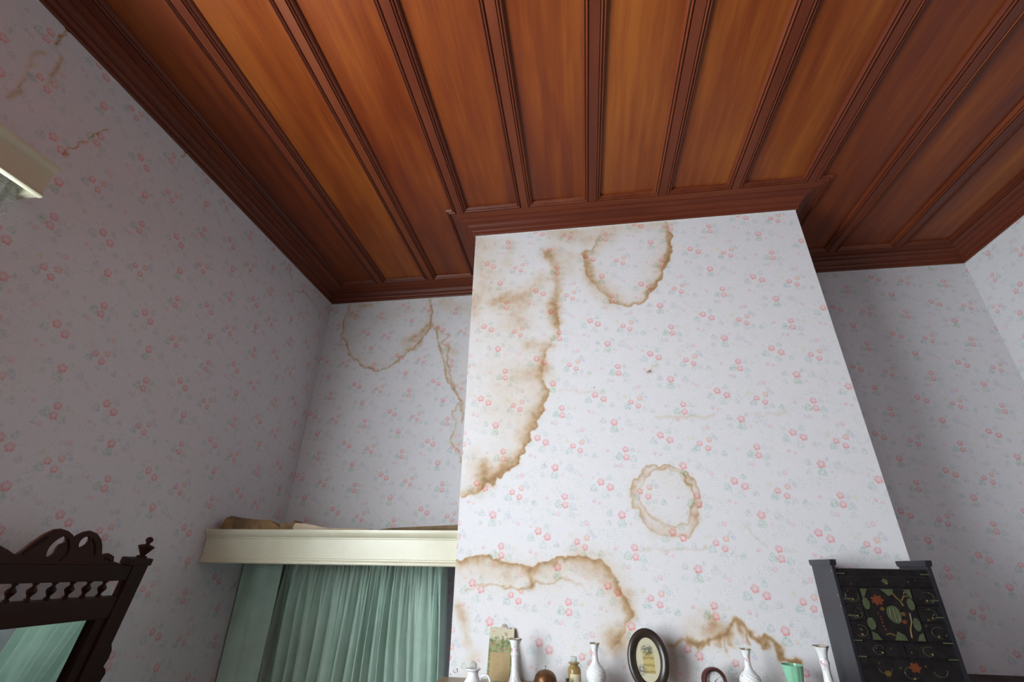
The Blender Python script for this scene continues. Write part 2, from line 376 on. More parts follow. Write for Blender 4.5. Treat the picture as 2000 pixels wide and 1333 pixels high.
def cloth(name, c1, c2, transl=.2, pattern=True):
    m = bpy.data.materials.new(name); m.use_nodes = True; t = NT(m.node_tree); b = t.n['Principled BSDF']; n = t.n
    p = t.coord(); f = t.noise(p, 14, 4, .6)
    col = t.mix(t.smooth(f, .3, .7), c1, c2)
    streak = t.noise(t.v('MULTIPLY', p, (1, 1, .06)), 22, 3); col = t.mix(t.m('MULTIPLY', t.smooth(streak, .5, .72), .45), col, tuple(c * .82 for c in (c1[0] * 1.15, c1[1], c1[2] * .92)))
    if pattern:
        w = n.new('ShaderNodeTexVoronoi'); w.feature = 'F1'; w.inputs['Scale'].default_value = 15; t.l.new(t.v('MULTIPLY', p, (1.2, .4, 1)), w.inputs['Vector'])
        ring = t.smooth(t.m('ABSOLUTE', t.m('SUBTRACT', w.outputs['Distance'], t.m('ADD', .30, t.m('MULTIPLY', t.noise(p, 30, 2), .25)))), .035, .01)
        ring = t.m('MULTIPLY', ring, t.smooth(t.noise(p, 25, 2), .42, .55))
        col = t.mix(t.m('MULTIPLY', ring, .5), col, (.62, .74, .66))
    weave = t.noise(t.v('MULTIPLY', p, (1, 1, .3)), 500, 2)
    t.l.new(col, b.inputs['Base Color']); b.inputs['Roughness'].default_value = .75; b.inputs['Specular IOR Level'].default_value = .25
    b.inputs['Sheen Weight'].default_value = .15
    t.l.new(t.bump(weave, .2, .001), b.inputs['Normal'])
    tl = n.new('ShaderNodeBsdfTranslucent'); t.l.new(col, tl.inputs[0])
    mx = n.new('ShaderNodeMixShader'); mx.inputs[0].default_value = transl
    t.l.new(b.outputs[0], mx.inputs[1]); t.l.new(tl.outputs[0], mx.inputs[2]); t.l.new(mx.outputs[0], n['Material Output'].inputs[0])
    return m
M_GREEN = cloth('sage_green_curtain', (.50, .68, .58), (.57, .745, .65), .08)
def netmat():
    m = bpy.data.materials.new('white_net'); m.use_nodes = True; t = NT(m.node_tree); n = t.n; b = n['Principled BSDF']
    b.inputs['Base Color'].default_value = (.8, .8, .78, 1); b.inputs['Roughness'].default_value = .8
    tl = n.new('ShaderNodeBsdfTranslucent'); tl.inputs[0].default_value = (.8, .8, .78, 1)
    m1 = n.new('ShaderNodeMixShader'); m1.inputs[0].default_value = .5; t.l.new(b.outputs[0], m1.inputs[1]); t.l.new(tl.outputs[0], m1.inputs[2])
    tr = n.new('ShaderNodeBsdfTransparent'); m2 = n.new('ShaderNodeMixShader')
    t.l.new(t.smooth(t.noise(t.coord(), 90, 3), .4, .6, .25, .6), m2.inputs[0]); t.l.new(tr.outputs[0], m2.inputs[1]); t.l.new(m1.outputs[0], m2.inputs[2])
    t.l.new(m2.outputs[0], n['Material Output'].inputs[0]); return m
M_NET = netmat()
def china():
    m, t, b = mat('white_china', (.78, .79, .80), .12, 0, .6, Coat_Weight=.4)
    p = t.coord(); n = t.noise(p, 55, 3, .6); band = t.smooth(t.noise(p, 22, 2), .52, .60)
    f = t.m('MULTIPLY', t.smooth(n, .54, .60), band); c = t.mix(t.m('MULTIPLY', f, .7), (.78, .79, .80), (.55, .18, .25))
    g = t.m('MULTIPLY', t.smooth(t.noise(p, 70, 2), .62, .68), band); c = t.mix(t.m('MULTIPLY', g, .6), c, (.30, .22, .42))
    t.l.new(c, b.inputs['Base Color']); return m
M_CHINA = china()
M_PLAINCHINA = mottled('plain_white_china', (.78, .79, .79), (.72, .73, .74), 12, rough=.15)
M_JADEGLASS = mottled('jade_green_glass', (.20, .47, .31), (.25, .53, .37), 25, rough=.18, Transmission_Weight=.0)
# ---------------------------------------------------------------- stain outlines: (position along wall, height[, strength])
ST_A = [ (-0.092,2.789,0.50), (-0.074,2.691,0.55), (-0.076,2.626,0.35), (-0.110,2.574,0.20), (-0.144,2.513,0.35), (-0.157,2.444,0.35), (-0.158,2.385,0.40), (-0.135,2.326,0.75), (-0.148,2.270,0.70), (-0.160,2.231,0.75), (-0.183,2.200,0.75), (-0.191,2.162,0.75), (-0.210,2.140,0.75), (-0.217,2.102,0.80), (-0.236,2.080,0.80), (-0.243,2.051,0.85), (-0.258,2.029,0.90), (-0.261,2.004,0.95), (-0.291,1.987,0.95), (-0.327,1.969,1.00), (-0.356,1.945,1.00), (-0.384,1.910,1.00), (-0.410,1.921,0.90), (-0.416,1.904,0.80), (-0.441,1.887,0.60), (-0.506,1.866,0.55), (-0.526,1.880,0.40) ]
ST_B = [ (0.503,3.251,0.40), (0.508,3.185,0.75), (0.525,3.141,0.90), (0.505,3.110,0.90), (0.501,3.053,1.00), (0.486,3.014,1.00), (0.478,2.974,0.95), (0.446,2.946,0.85), (0.436,2.892,0.85), (0.403,2.849,0.80), (0.365,2.818,0.80), (0.359,2.792,0.75), (0.319,2.762,0.70), (0.267,2.740,0.65), (0.232,2.757,0.55), (0.183,2.768,0.50), (0.154,2.815,0.45), (0.126,2.863,0.40), (0.084,2.921,0.50), (0.068,2.986,0.60), (0.058,3.052,0.60), (0.056,3.086,0.60), (0.108,3.098,0.50), (0.130,3.138,0.55), (0.147,3.179,0.35) ]
ST_CO = [ (0.261,1.977,0.50), (0.283,1.991,0.60), (0.315,1.980,0.65), (0.370,1.990,0.60), (0.401,1.972,0.60), (0.427,1.948,0.60), (0.436,1.922,0.65), (0.455,1.896,0.60), (0.463,1.863,0.50), (0.454,1.825,0.50), (0.439,1.794,0.50), (0.431,1.763,0.50), (0.411,1.733,0.45), (0.377,1.715,0.40), (0.327,1.711,0.40), (0.277,1.720,0.40), (0.248,1.741,0.45), (0.238,1.769,0.50), (0.218,1.794,0.50), (0.214,1.816,0.50), (0.195,1.822,0.45), (0.192,1.858,0.40), (0.191,1.891,0.50), (0.208,1.924,0.55), (0.237,1.947,0.55), (0.261,1.977,0.50) ]
ST_CI = [ (0.250,1.937,0.40), (0.286,1.963,0.50), (0.317,1.967,0.50), (0.361,1.973,0.50), (0.392,1.956,0.50), (0.415,1.935,0.60), (0.413,1.915,0.70), (0.433,1.902,0.60), (0.435,1.870,0.50), (0.423,1.832,0.50), (0.413,1.788,0.40), (0.384,1.763,0.40), (0.345,1.757,0.40), (0.302,1.763,0.35), (0.265,1.781,0.40), (0.243,1.813,0.40), (0.227,1.851,0.30), (0.228,1.890,0.20), (0.250,1.937,0.30) ]
ST_D = [ (-0.521,1.624,0.75), (-0.474,1.625,0.75), (-0.429,1.639,0.80), (-0.381,1.650,0.85), (-0.361,1.627,0.80), (-0.317,1.617,0.75), (-0.265,1.608,0.75), (-0.207,1.609,0.75), (-0.156,1.619,0.75), (-0.120,1.633,0.75), (-0.091,1.643,0.80), (-0.034,1.647,0.80), (0.015,1.638,0.75), (0.063,1.622,0.70), (0.090,1.600,0.65), (0.108,1.573,0.60), (0.119,1.539,0.65), (0.136,1.509,0.75), (0.150,1.479,0.80), (0.155,1.456,0.80), (0.143,1.433,0.60), (0.115,1.386,0.50), (0.094,1.363,0.50) ]
ST_DI = [ (-0.479,1.521,0.20), (-0.406,1.535,0.45), (-0.344,1.536,0.50), (-0.300,1.531,0.50), (-0.257,1.519,0.50), (-0.218,1.523,0.50), (-0.197,1.552,0.45), (-0.143,1.552,0.45), (-0.101,1.560,0.40), (-0.066,1.554,0.35), (-0.032,1.536,0.25), (0.008,1.512,0.10) ]
ST_E = [ (0.270,1.364,0.50), (0.304,1.369,0.55), (0.343,1.376,0.60), (0.363,1.371,0.70), (0.382,1.363,0.80), (0.400,1.372,0.70), (0.431,1.388,0.70), (0.458,1.398,0.80), (0.476,1.406,0.85), (0.497,1.434,0.85), (0.509,1.451,0.80), (0.518,1.435,0.90), (0.538,1.432,0.90), (0.551,1.417,0.95), (0.568,1.399,0.95), (0.577,1.385,0.95), (0.600,1.397,0.90), (0.610,1.388,0.95), (0.626,1.387,0.90), (0.637,1.366,0.90), (0.644,1.345,0.90), (0.637,1.331,0.70) ]
SMEARS_CHIMNEY = [
   ([(-0.138, 3.104), (-0.085, 3.024), (-0.075, 2.902), (-0.091, 2.787), (-0.088, 2.676)],0.018,0.5),
   ([(-0.09, 3.1), (-0.016, 3.059), (-0.032, 2.978)],0.035,0.28),
   ([(-0.154, 2.94), (-0.249, 2.853), (-0.316, 2.834), (-0.41, 2.818)],0.026,0.42),
   ([(-0.236, 2.813), (-0.288, 2.763), (-0.261, 2.68)],0.035,0.25),
   ([(-0.503, 2.824), (-0.501, 2.755)],0.022,0.4),
   ([(-0.079, 3.264), (0.003, 3.202), (0.085, 3.185), (0.183, 3.21)],0.045,0.3),
   ([(0.185, 3.245), (0.495, 3.239)],0.03,0.2),
   ([(-0.322, 3.173), (-0.334, 3.046)],0.02,0.28),
   ([(-0.496, 3.19), (-0.467, 3.015), (-0.489, 2.894)],0.05,0.16),
   ([(0.072, 3.068), (0.081, 2.985), (0.089, 2.897)],0.018,0.4),
   ([(0.091, 2.928), (0.138, 2.854), (0.191, 2.79)],0.035,0.22),
   ([(-0.232, 2.567), (-0.118, 2.561)],0.02,0.3),
   ([(-0.256, 2.397), (-0.169, 2.411)],0.04,0.28),
   ([(-0.151, 2.522), (-0.161, 2.41)],0.015,0.3),
   ([(-0.42, 1.996), (-0.415, 1.946), (-0.392, 1.931)],0.024,0.6),
   ([(-0.335, 1.994), (-0.284, 2.015)],0.025,0.3),
   ([(-0.464, 2.04), (-0.434, 1.897)],0.035,0.15),
   ([(-0.221, 1.596), (-0.214, 1.532)],0.012,0.55),
   ([(-0.316, 1.607), (-0.308, 1.556)],0.02,0.2),
   ([(-0.027, 1.637), (0.081, 1.581), (0.117, 1.515)],0.05,0.25),
   ([(0.144, 1.521), (0.153, 1.439)],0.02,0.3),
   ([(-0.497, 1.464), (-0.471, 1.392), (-0.457, 1.345)],0.018,0.3),
   ([(-0.427, 1.3), (-0.438, 1.25)],0.03,0.22),
   ([(0.085, 1.374), (0.104, 1.369)],0.04,0.4),
   ([(0.374, 1.416), (0.41, 1.409), (0.436, 1.414)],0.045,0.3),
   ([(0.429, 1.425), (0.455, 1.407)],0.03,0.5),
   ([(-0.412, 1.593), (-0.128, 1.591)],0.05,0.13),
   ([(0.462, 1.396), (0.462, 1.349)],0.0065,0.7),
   ([(0.477, 1.389), (0.48, 1.364)],0.0065,0.7),
   ([(0.543, 1.417), (0.537, 1.377)],0.0065,0.7),
   ([(0.581, 1.385), (0.581, 1.364)],0.0065,0.7),
   ([(0.602, 1.39), (0.593, 1.364)],0.0065,0.7),
   ([(0.409, 1.376), (0.409, 1.365)],0.0065,0.7),
   ([(0.383, 1.368), (0.385, 1.354)],0.0065,0.7),
   ([(0.443, 1.396), (0.44, 1.366)],0.0065,0.7),
   ([(0.476, 1.408), (0.492, 1.393)],0.012,0.7),
   ([(0.59, 1.389), (0.602, 1.372)],0.012,0.7),
   ([(0.519, 1.431), (0.522, 1.413)],0.012,0.7),
   ([(0.348, 1.382), (0.379, 1.368)],0.012,0.7),
   ([(0.639, 1.366), (0.641, 1.341)],0.012,0.7),
   ([(0.653, 1.335), (0.667, 1.325), (0.698, 1.328)],0.008,0.8),
   ([(0.333, 2.187), (0.569, 2.188)],0.007,0.16),
   ([(0.69, 2.188), (0.851, 2.194)],0.006,0.14),
   ([(-0.067, 2.325), (0.113, 2.313)],0.006,0.1),
   ([(0.189, 1.668), (0.451, 1.671)],0.006,0.14),
   ([(0.409, 1.935), (0.422, 1.915)],0.012,0.4),
   ([(0.214, 1.917), (0.201, 1.851), (0.229, 1.8)],0.022,0.16),
   ([(0.437, 1.863), (0.432, 1.788), (0.408, 1.751)],0.02,0.2),
   ([(0.33, 1.733), (0.267, 1.738)],0.03,0.15),
   ([(0.595, 1.764), (0.669, 1.682)],0.004,0.18),
   ([(0.31, 2.395), (0.35, 2.422)],0.008,0.25),
]
ST_L1 = [ (-1.557,3.250,0.60), (-1.561,3.169,0.60), (-1.577,3.116,0.70), (-1.573,2.999,0.75), (-1.524,2.932,0.75), (-1.499,2.856,0.70), (-1.456,2.817,0.70), (-1.410,2.791,0.75), (-1.362,2.747,0.75), (-1.267,2.725,0.75), (-1.211,2.734,0.70), (-1.138,2.790,0.65), (-1.094,2.848,0.65), (-1.045,2.869,0.70), (-0.995,2.940,0.75), (-0.944,3.012,0.80), (-0.947,3.167,0.80), (-0.978,3.243,0.60) ]
ST_L2 = [ (-0.949,3.063,0.70), (-0.907,2.985,0.70), (-0.875,2.872,0.70), (-0.832,2.763,0.70), (-0.813,2.659,0.70), (-0.752,2.567,0.70), (-0.715,2.501,0.70), (-0.757,2.428,0.50), (-0.728,2.375,0.50), (-0.744,2.314,0.50), (-0.754,2.244,0.50), (-0.705,2.194,0.60), (-0.680,2.089,0.60) ]
ST_L3 = [ (-0.911,3.023,0.50), (-0.819,2.955,0.50), (-0.855,2.908,0.50), (-0.812,2.869,0.50), (-0.812,2.786,0.50), (-0.780,2.658,0.50), (-0.704,2.490,0.50), (-0.686,2.374,0.50) ]
SMEARS_BACK = [
   ([(-1.109, 2.922), (-1.021, 2.967), (-0.969, 3.026)],0.03,0.35),
   ([(-1.091, 2.872), (-1.033, 2.869), (-0.994, 2.928)],0.015,0.4),
   ([(-0.869, 3.215), (-0.676, 3.123)],0.05,0.28),
   ([(-1.555, 3.168), (-1.487, 3.137)],0.03,0.25),
   ([(-0.806, 2.857), (-0.759, 2.83)],0.025,0.25),
   ([(-1.477, 3.224), (-1.39, 3.225)],0.02,0.3),
   ([(-1.324, 3.113), (-1.117, 3.192)],0.06,0.1),
]
SMEARS_LEFT = [
   ([(2.098, 3.218), (2.152, 3.151), (2.195, 3.097), (2.307, 3.155), (2.458, 3.141)],0.012,0.55),
   ([(2.306, 3.205), (2.596, 3.139)],0.1,0.12),
   ([(0.722, 3.107), (0.705, 3.064), (0.705, 3.011), (0.719, 2.98), (0.722, 2.937), (0.724, 2.876)],0.011,0.8),
   ([(0.762, 3.153), (0.775, 3.08), (0.769, 3.014)],0.009,0.7),
   ([(0.904, 2.836), (0.924, 2.914), (0.949, 2.971), (0.972, 3.039)],0.006,0.9),
   ([(0.735, 3.244), (0.728, 3.178)],0.007,1.3),
   ([(1.266, 3.245), (1.264, 3.213)],0.007,1.2),
]
# ---------------------------------------------------------------- water-stain fields (metres on the wall)
_rs = np.random.RandomState(3); _tab = _rs.rand(256, 256)
def vnoise(x, y, s):
    x = x * s; y = y * s; xi = np.floor(x).astype(int); yi = np.floor(y).astype(int); fx = x - xi; fy = y - yi
    fx = fx * fx * (3 - 2 * fx); fy = fy * fy * (3 - 2 * fy); T = lambda a, b: _tab[a % 256, b % 256]
    return (T(xi, yi) * (1 - fx) + T(xi + 1, yi) * fx) * (1 - fy) + (T(xi, yi + 1) * (1 - fx) + T(xi + 1, yi + 1) * fx) * fy - .5
def near(P, path):
    best = np.full(len(P), 9.0); w = np.zeros(len(P)); s = np.zeros(len(P))
    for a, b in zip(path[:-1], path[1:]):
        ax, ay, bx, by = a[0], a[1], b[0], b[1]; dx, dy = bx - ax, by - ay; L = dx * dx + dy * dy + 1e-12
        u = np.clip(((P[:, 0] - ax) * dx + (P[:, 1] - ay) * dy) / L, 0, 1); ex = P[:, 0] - ax - u * dx; ey = P[:, 1] - ay - u * dy
        d = np.hypot(ex, ey); k = d < best; best[k] = d[k]
        if len(a) > 2: w[k] = (a[2] + (b[2] - a[2]) * u)[k]
        s[k] = np.sign(dx * (P[:, 1] - ay) - dy * (P[:, 0] - ax))[k]
    return best, w, s
def stain(P, edges, lines, smears):
    """edges: (path, inside sign, width, halo); lines: (path, width); smears: (path, width, amount)"""
    x, y = P[:, 0], P[:, 1]
    Q = np.stack([x + vnoise(x, y, 38) * .018 + vnoise(x, y, 95) * .008, y + vnoise(x + 7, y + 3, 38) * .018 + vnoise(x + 5, y + 9, 95) * .008], 1)
    keep = np.ones(len(P))
    for path, sg, wd, halo in edges:
        d, w, s = near(Q, path); var = .75 + .9 * vnoise(x + 1, y, 14)
        a = np.where(s * sg > 0, w * (.86 * np.exp(-(d / (wd * np.clip(var, .35, 1.4))) ** 1.5) + halo * np.exp(-d / .07)), w * .9 * np.exp(-(d / .0025) ** 2))
        keep *= 1 - np.clip(a, 0, .97)
    for path, wd in lines:
        d, w, s = near(Q, path); keep *= 1 - np.clip(w * np.exp(-(d / wd) ** 2), 0, .97)
    for path, wd, am in smears:
        d, w, s = near(Q, path); a = am * np.exp(-(d / wd) ** 2) * np.clip(1 + .55 * vnoise(x, y, 30) + .9 * vnoise(x, y, 9), .2, 1.6)
        keep *= 1 - np.clip(a, 0, .97)
    return 1 - keep

# ---------------------------------------------------------------- walls
def wall(name, patches, label):
    """patches: (axis, fixed, u0, u1, v0, v1, step, uv offset, stain function)"""
    V = []; F = []; UV = []; ST = []; base = 0
    for ax, fixed, u0, u1, v0, v1, step, off, sf in patches:
        nu = max(1, int(round((u1 - u0) / step))); nv = max(1, int(round((v1 - v0) / step)))
        u, v = np.meshgrid(np.linspace(u0, u1, nu + 1), np.linspace(v0, v1, nv + 1)); u = u.ravel(); v = v.ravel(); c = np.full(len(u), fixed)
        V.append(np.stack([u, c, v], 1) if ax == 'y' else np.stack([c, u, v], 1))
        i, j = np.meshgrid(np.arange(nu), np.arange(nv)); a = (j * (nu + 1) + i).ravel() + base
        F.append(np.stack([a, a + 1, a + nu + 2, a + nu + 1], 1)); base += len(u)
        UV.append(np.stack([u + off[0], v + off[1]], 1)); ST.append(sf(np.stack([u, v], 1)) if sf else np.zeros(len(u)))
    V = np.concatenate(V); F = np.concatenate(F); UV = np.concatenate(UV); ST = np.concatenate(ST)
    me = bpy.data.meshes.new(name); me.vertices.add(len(V)); me.vertices.foreach_set('co', V.astype(np.float32).ravel())
    me.loops.add(F.size); me.loops.foreach_set('vertex_index', F.astype(np.int32).ravel())
    me.polygons.add(len(F)); me.polygons.foreach_set('loop_start', (np.arange(len(F)) * 4).astype(np.int32)); me.update(calc_edges=True)
    uvl = me.uv_layers.new(name='paper'); uvl.data.foreach_set('uv', UV[F.ravel()].astype(np.float32).ravel())
    at = me.attributes.new('stain', 'FLOAT', 'POINT'); at.data.foreach_set('value', ST.astype(np.float32))
    me.materials.append(M_PAPER); o = bpy.data.objects.new(name, me); C.objects.link(o)
    return tag(o, label, kind='structure')
ZT = ZP + .01; O0 = (0, 0); OB = (-.076, .038)
f_ch = lambda P: stain(P, [(ST_A, -1, .036, .30), (ST_B, -1, .030, .20), (ST_CO, -1, .009, .22), (ST_D, -1, .022, .28)], [(ST_CI, .0045), (ST_DI, .0045), (ST_E, .0075)], [(p, w * 1.45 if i < 14 else w, a * (.92 if i < 14 else 1.15)) for i, (p, w, a) in enumerate(SMEARS_CHIMNEY)] + [([(.506, 3.17), (.494, 3.10), (.486, 3.04), (.468, 2.98)], .013, .5), ([(.430, 2.90), (.395, 2.850), (.355, 2.808)], .012, .4), ([(-.47, 3.15), (-.40, 2.7), (-.36, 2.3)], .17, .15)])
f_bk = lambda P: stain(P, [(ST_L1, 1, .012, .18), (ST_L2, 1, .010, .22)], [(ST_L3, .006)], SMEARS_BACK)
f_lf = lambda P: stain(P, [], [], [(p, w * .62, a * .62) for p, w, a in SMEARS_LEFT])
chim = wall('wall_chimney_breast', [('y', YC, XCL, XCR, 1.20, ZT, .004, O0, f_ch), ('y', YC, XCL, XCR, 0, 1.20, .4, O0, None),
     ('x', XCL, YC, YB, 0, ZT, .4, (.1, 0), None), ('x', XCR, YC, YB, 0, ZT, .4, (.2, 0), None)], 'bright floral chimney breast with brown water stains')
wall('wall_back', [('y', YB, XL, XCL, 1.70, ZT, .006, OB, f_bk), ('y', YB, XL, XCL, 0, 1.70, .4, OB, None), ('y', YB, XCR, XR, 0, ZT, .4, (.13, .05), None)], 'floral papered back wall of both alcoves beside the chimney breast')
wall('wall_left', [('x', XL, YF, WY0, 0, ZT, .5, O0, None), ('x', XL, WY0, WY1, 0, WZ0, .5, O0, None), ('x', XL, WY0, WY1, WZ1, ZT, .006, O0, f_lf),
     ('x', XL, WY1, YB, 0, WZ1, .5, O0, None), ('x', XL, WY1, YB, WZ1, ZT, .004, O0, f_lf)], 'shadowed floral papered left wall with cracks near the cornice')
wall('wall_right', [('x', XR, YF, YB, 0, ZT, .5, (.3, .1), None)], 'floral papered right wall at the right picture edge')
wall('wall_front', [('y', YF, XL, FX0, 0, ZT, .5, (.2, .1), None), ('y', YF, FX0, FX1, 0, FZ0, .5, (.2, .1), None), ('y', YF, FX0, FX1, FZ1, ZT, .5, (.2, .1), None), ('y', YF, FX1, XR, 0, ZT, .5, (.2, .1), None)], 'wall behind the viewer, given dark timber to cut the bounce light').data.materials[0] = M_DARKV  # dark wood put on this unseen wall to lower and warm the bounce
tag(MB().box(XL - .2, XR + .2, YF - .2, YB + .2, -.05, 0).build('floor', M_FLOOR), 'dark carpeted floor', kind='structure')

# pencil scribble, hook and nail hole on the chimney breast
sx = lambda px: -.512 + (px - 883) * .0021
sz = lambda py: 1.2395 + (1324 - py) * .0019
m = MB()
for L in ([(880.8, 1319.6), (882.7, 1321.7), (883, 1322.6)], [(889, 1313), (886.8, 1314.5), (887.5, 1316.8), (890.5, 1318.7), (891, 1316)], [(893.5, 1311.8), (894.3, 1314.5), (894.5, 1317.5)], [(891.5, 1313.0), (894.8, 1311.3)]):
    m.tube([(sx(a), YC - .0006, sz(b)) for a, b in L], .0009, 6)
m.build('pencil_scribble', M_INK, chim, fix=False)
m = MB().tube([(.322, YC + .004, 2.404), (.322, YC - .008, 2.404), (.319, YC - .013, 2.400), (.315, YC - .015, 2.394), (.311, YC - .012, 2.395), (.309, YC - .009, 2.400)], .0016, 8)
tag(m.build('wall_hook', M_STEEL, smooth=True), 'small bent metal hook in the chimney breast paper', 'hook')
m = MB().lathe([(.0, 0), (.0022, 0), (.0022, .003), (0, .004)], 8, (.073, YC - .003, 2.336), 'y')
tag(m.build('nail', M_INK), 'tiny dark nail left of the wall hook', 'nail')

# ---------------------------------------------------------------- ceiling
ceil = tag(MB().box(XL - .1, XR + .1, YF - .1, YB + .1, ZP + .012, ZP + .05).build('ceiling', M_STILE), 'varnished brown timber panelled ceiling', kind='structure')
BX = [0.122 + .353 * k for k in range(-4, 6)]       # stile centres
HS = .018; YA = YC - .116; YE = YB - .116; YS = YF + .116
MOULD = [(0, ZS), (.0012, ZS + .006), (.0030, ZS + .006), (.0045, ZS + .0005), (.0080, ZS - .0022), (.0115, ZS + .0005), (.0130, ZS + .0065), (.0150, ZS + .0065),
         (.0160, ZS + .003), (.0190, ZS + .0015), (.0225, ZS + .004), (.0250, ZS + .010), (.0268, ZS + .012), (.0275, ZP + .004)]
def panel(poly):
    xs = [p[0] for p in poly]; ys = [p[1] for p in poly]
    r = offs(poly, .012); m = MB().prism([(p.x, p.y) for p in r], ZP, ZP + .012, (0, 1))
    m.build('ceiling_panel', M_PANEL, ceil)
    loop_mesh(poly, MOULD).build('panel_moulding', M_STILE, ceil, smooth=True)
edges_x = [XL + .116] + BX + [XR - .116]
for k in range(len(edges_x) - 1):
    a = edges_x[k] + (HS if k else 0); b = edges_x[k + 1] - (HS if k < len(BX) else 0)
    if b - a < .06: continue
    if k == 2: poly = [(a, YS), (b, YS), (b, YA), (XCL - .116, YA), (XCL - .116, YE), (a, YE)]
    elif k == 8: poly = [(a, YS), (b, YS), (b, YE), (XCR + .116, YE), (XCR + .116, YA), (a, YA)]
    elif 3 <= k <= 7: poly = [(a, YS), (b, YS), (b, YA), (a, YA)]
    else: poly = [(a, YS), (b, YS), (b, YE), (a, YE)]
    panel(poly)
for k, x in enumerate(BX):
    if x + HS > XR - .1: continue
    ye = YA if 2 <= k <= 7 else YE
    MB().box(x - HS, x + HS, YS - .02, ye + .002, ZS, ZP + .011).build('stile', M_STILE, ceil)
ROOM = [(XL, YF), (XR, YF), (XR, YB), (XCR, YB), (XCR, YC), (XCL, YC), (XCL, YB), (XL, YB)]
CORN = [(-.002, ZC), (.010, ZC), (.0125, ZC + .003), (.0125, ZC + .012), (.0150, ZC + .013), (.0150, ZC + .017), (.0185, ZC + .023), (.0240, ZC + .027), (.0275, ZC + .028), (.0275, ZC + .032),
        (.0320, ZC + .033), (.0345, ZC + .037), (.0345, ZC + .040), (.0400, ZC + .047), (.0480, ZC + .051), (.0530, ZC + .052), (.0530, ZC + .056), (.0590, ZC + .057), (.0620, ZC + .060), (.0690, ZC + .061), (.0720, ZC + .063), (.0760, ZC + .0635), (.0760, ZC + .075)]
cn = {2: 'right', 1: 'right', 3: 'right', 4: 'front', 5: 'left', 6: 'left', 7: 'left', 0: 'rear'}
CL_ = ['stepped timber cornice on the wall behind the viewer', 'dark stepped timber cornice along the right wall', 'dark stepped timber cornice across the right alcove back wall', 'short timber cornice on the right side of the chimney breast',
       'reddish stepped timber cornice across the chimney breast front', 'short timber cornice on the left side of the chimney breast', 'stepped timber cornice across the left alcove back wall', 'dark stepped timber cornice along the shadowed left wall']
for i in range(8):
    hor = i % 2 == 0
    if i in (0, 2, 4, 6): mt = M_CORN
    else: mt = M_CORNY
    tag(loop_mesh(ROOM, CORN, [i]).build('trim_%d' % (i + 1), mt, smooth=True), CL_[i], kind='structure')
    loop_mesh(ROOM, [(.070, ZS + .010), (.070, ZS), (.1155, ZS), (.116, ZS + .012)], [i]).build('rail', mt, ceil)
# pale raw paper edge under the cornice, torn open in two places on the left wall
def edge_strip(n, x0, x1, y0, y1, z0, label):
    tag(MB().box(x0, x1, y0, y1, z0, ZC + .001).build('trim_%d' % n, M_PLASTER), label, kind='structure')
edge_strip(9, XL, XL + .004, .10, .726, ZC - .004, 'pale torn paper edge under the cornice, nearest the window')
edge_strip(10, XL, XL + .004, .742, 1.262, ZC - .004, 'pale paper edge under the left wall cornice, between two tears')
edge_strip(11, XL, XL + .004, 1.270, YB, ZC - .004, 'pale paper edge under the left wall cornice, reaching the corner')
edge_strip(12, XCL - .001, XCR + .001, YC - .003, YC, ZC - .004, 'white paper edge under the chimney breast cornice')
edge_strip(13, XL, XCL, YB - .004, YB, ZC - .004, 'pale paper edge under the left alcove cornice')
edge_strip(14, XCR, XR, YB - .004, YB, ZC - .004, 'pale paper edge under the right alcove cornice')
edge_strip(15, XR - .004, XR, YF, YB, ZC - .004, 'pale paper edge under the right wall cornice')

# ---------------------------------------------------------------- window with pelmet and net on the left wall
win = empty('window_1', (XL, (WY0 + WY1) / 2, WZ0), 'white sash window in the left wall beside the viewer', None); win['kind'] = 'structure'
def wpart(name, mt, boxes, bev=.004):
    m = MB()
    for q in boxes: m.bbox(*q, bev)
    o = m.build(name, mt); o.parent = win; o.matrix_parent_inverse = Matrix.Translation(-win.location); return o
wpart('window_frame', M_WHITE, [(XL - .06, XL + .012, WY0 - .06, WY0 + .03, WZ0 - .05, WZ1 + .05), (XL - .06, XL + .012, WY1 - .03, WY1 + .03, WZ0 - .05, WZ1 + .05),
      (XL - .06, XL + .012, WY0 + .03, WY1 - .03, WZ1 - .03, WZ1 + .05), (XL - .06, XL + .012, WY0 + .03, WY1 - .03, WZ0 - .05, WZ0 + .03)])
wpart('window_sill', M_WHITE, [(XL, XL + .07, WY0 - .08, WY1 + .08, WZ0 - .075, WZ0 - .05)])
wpart('sash_bar', M_WHITE, [(XL - .05, XL - .02, WY0 + .03, WY1 - .03, 1.63, 1.68)])
for z0, z1 in ((WZ0 + .03, 1.63), (1.68, WZ1 - .03)):
    o = MB().box(XL - .037, XL - .033, WY0 + .03, WY1 - .03, z0, z1).build('pane', M_PANE); o.parent = win; o.matrix_parent_inverse = Matrix.Translation(-win.location)
win = empty('fill_window', ((FX0 + FX1) / 2, YF, FZ0), 'added unseen fill window behind the viewer, brightening the left alcove', None); win['kind'] = 'structure'  # made-up opening, sized for the fill it gives curtain and pelmet
wpart('window_frame', M_WHITE, [(FX0 - .05, FX0 + .03, YF - .06, YF + .012, FZ0 - .05, FZ1 + .05), (FX1 - .03, FX1 + .05, YF - .06, YF + .012, FZ0 - .05, FZ1 + .05),
      (FX0 + .03, FX1 - .03, YF - .06, YF + .012, FZ1 - .03, FZ1 + .05), (FX0 + .03, FX1 - .03, YF - .06, YF + .012, FZ0 - .05, FZ0 + .03)])
wpart('sash_bar', M_WHITE, [(FX0 + .03, FX1 - .03, YF - .05, YF - .02, 1.64, 1.68)])
for z0, z1 in ((FZ0 + .03, 1.64), (1.68, FZ1 - .03)):
    o = MB().box(FX0 + .03, FX1 - .03, YF - .037, YF - .033, z0, z1).build('pane', M_PANE); o.parent = win; o.matrix_parent_inverse = Matrix.Translation(-win.location)
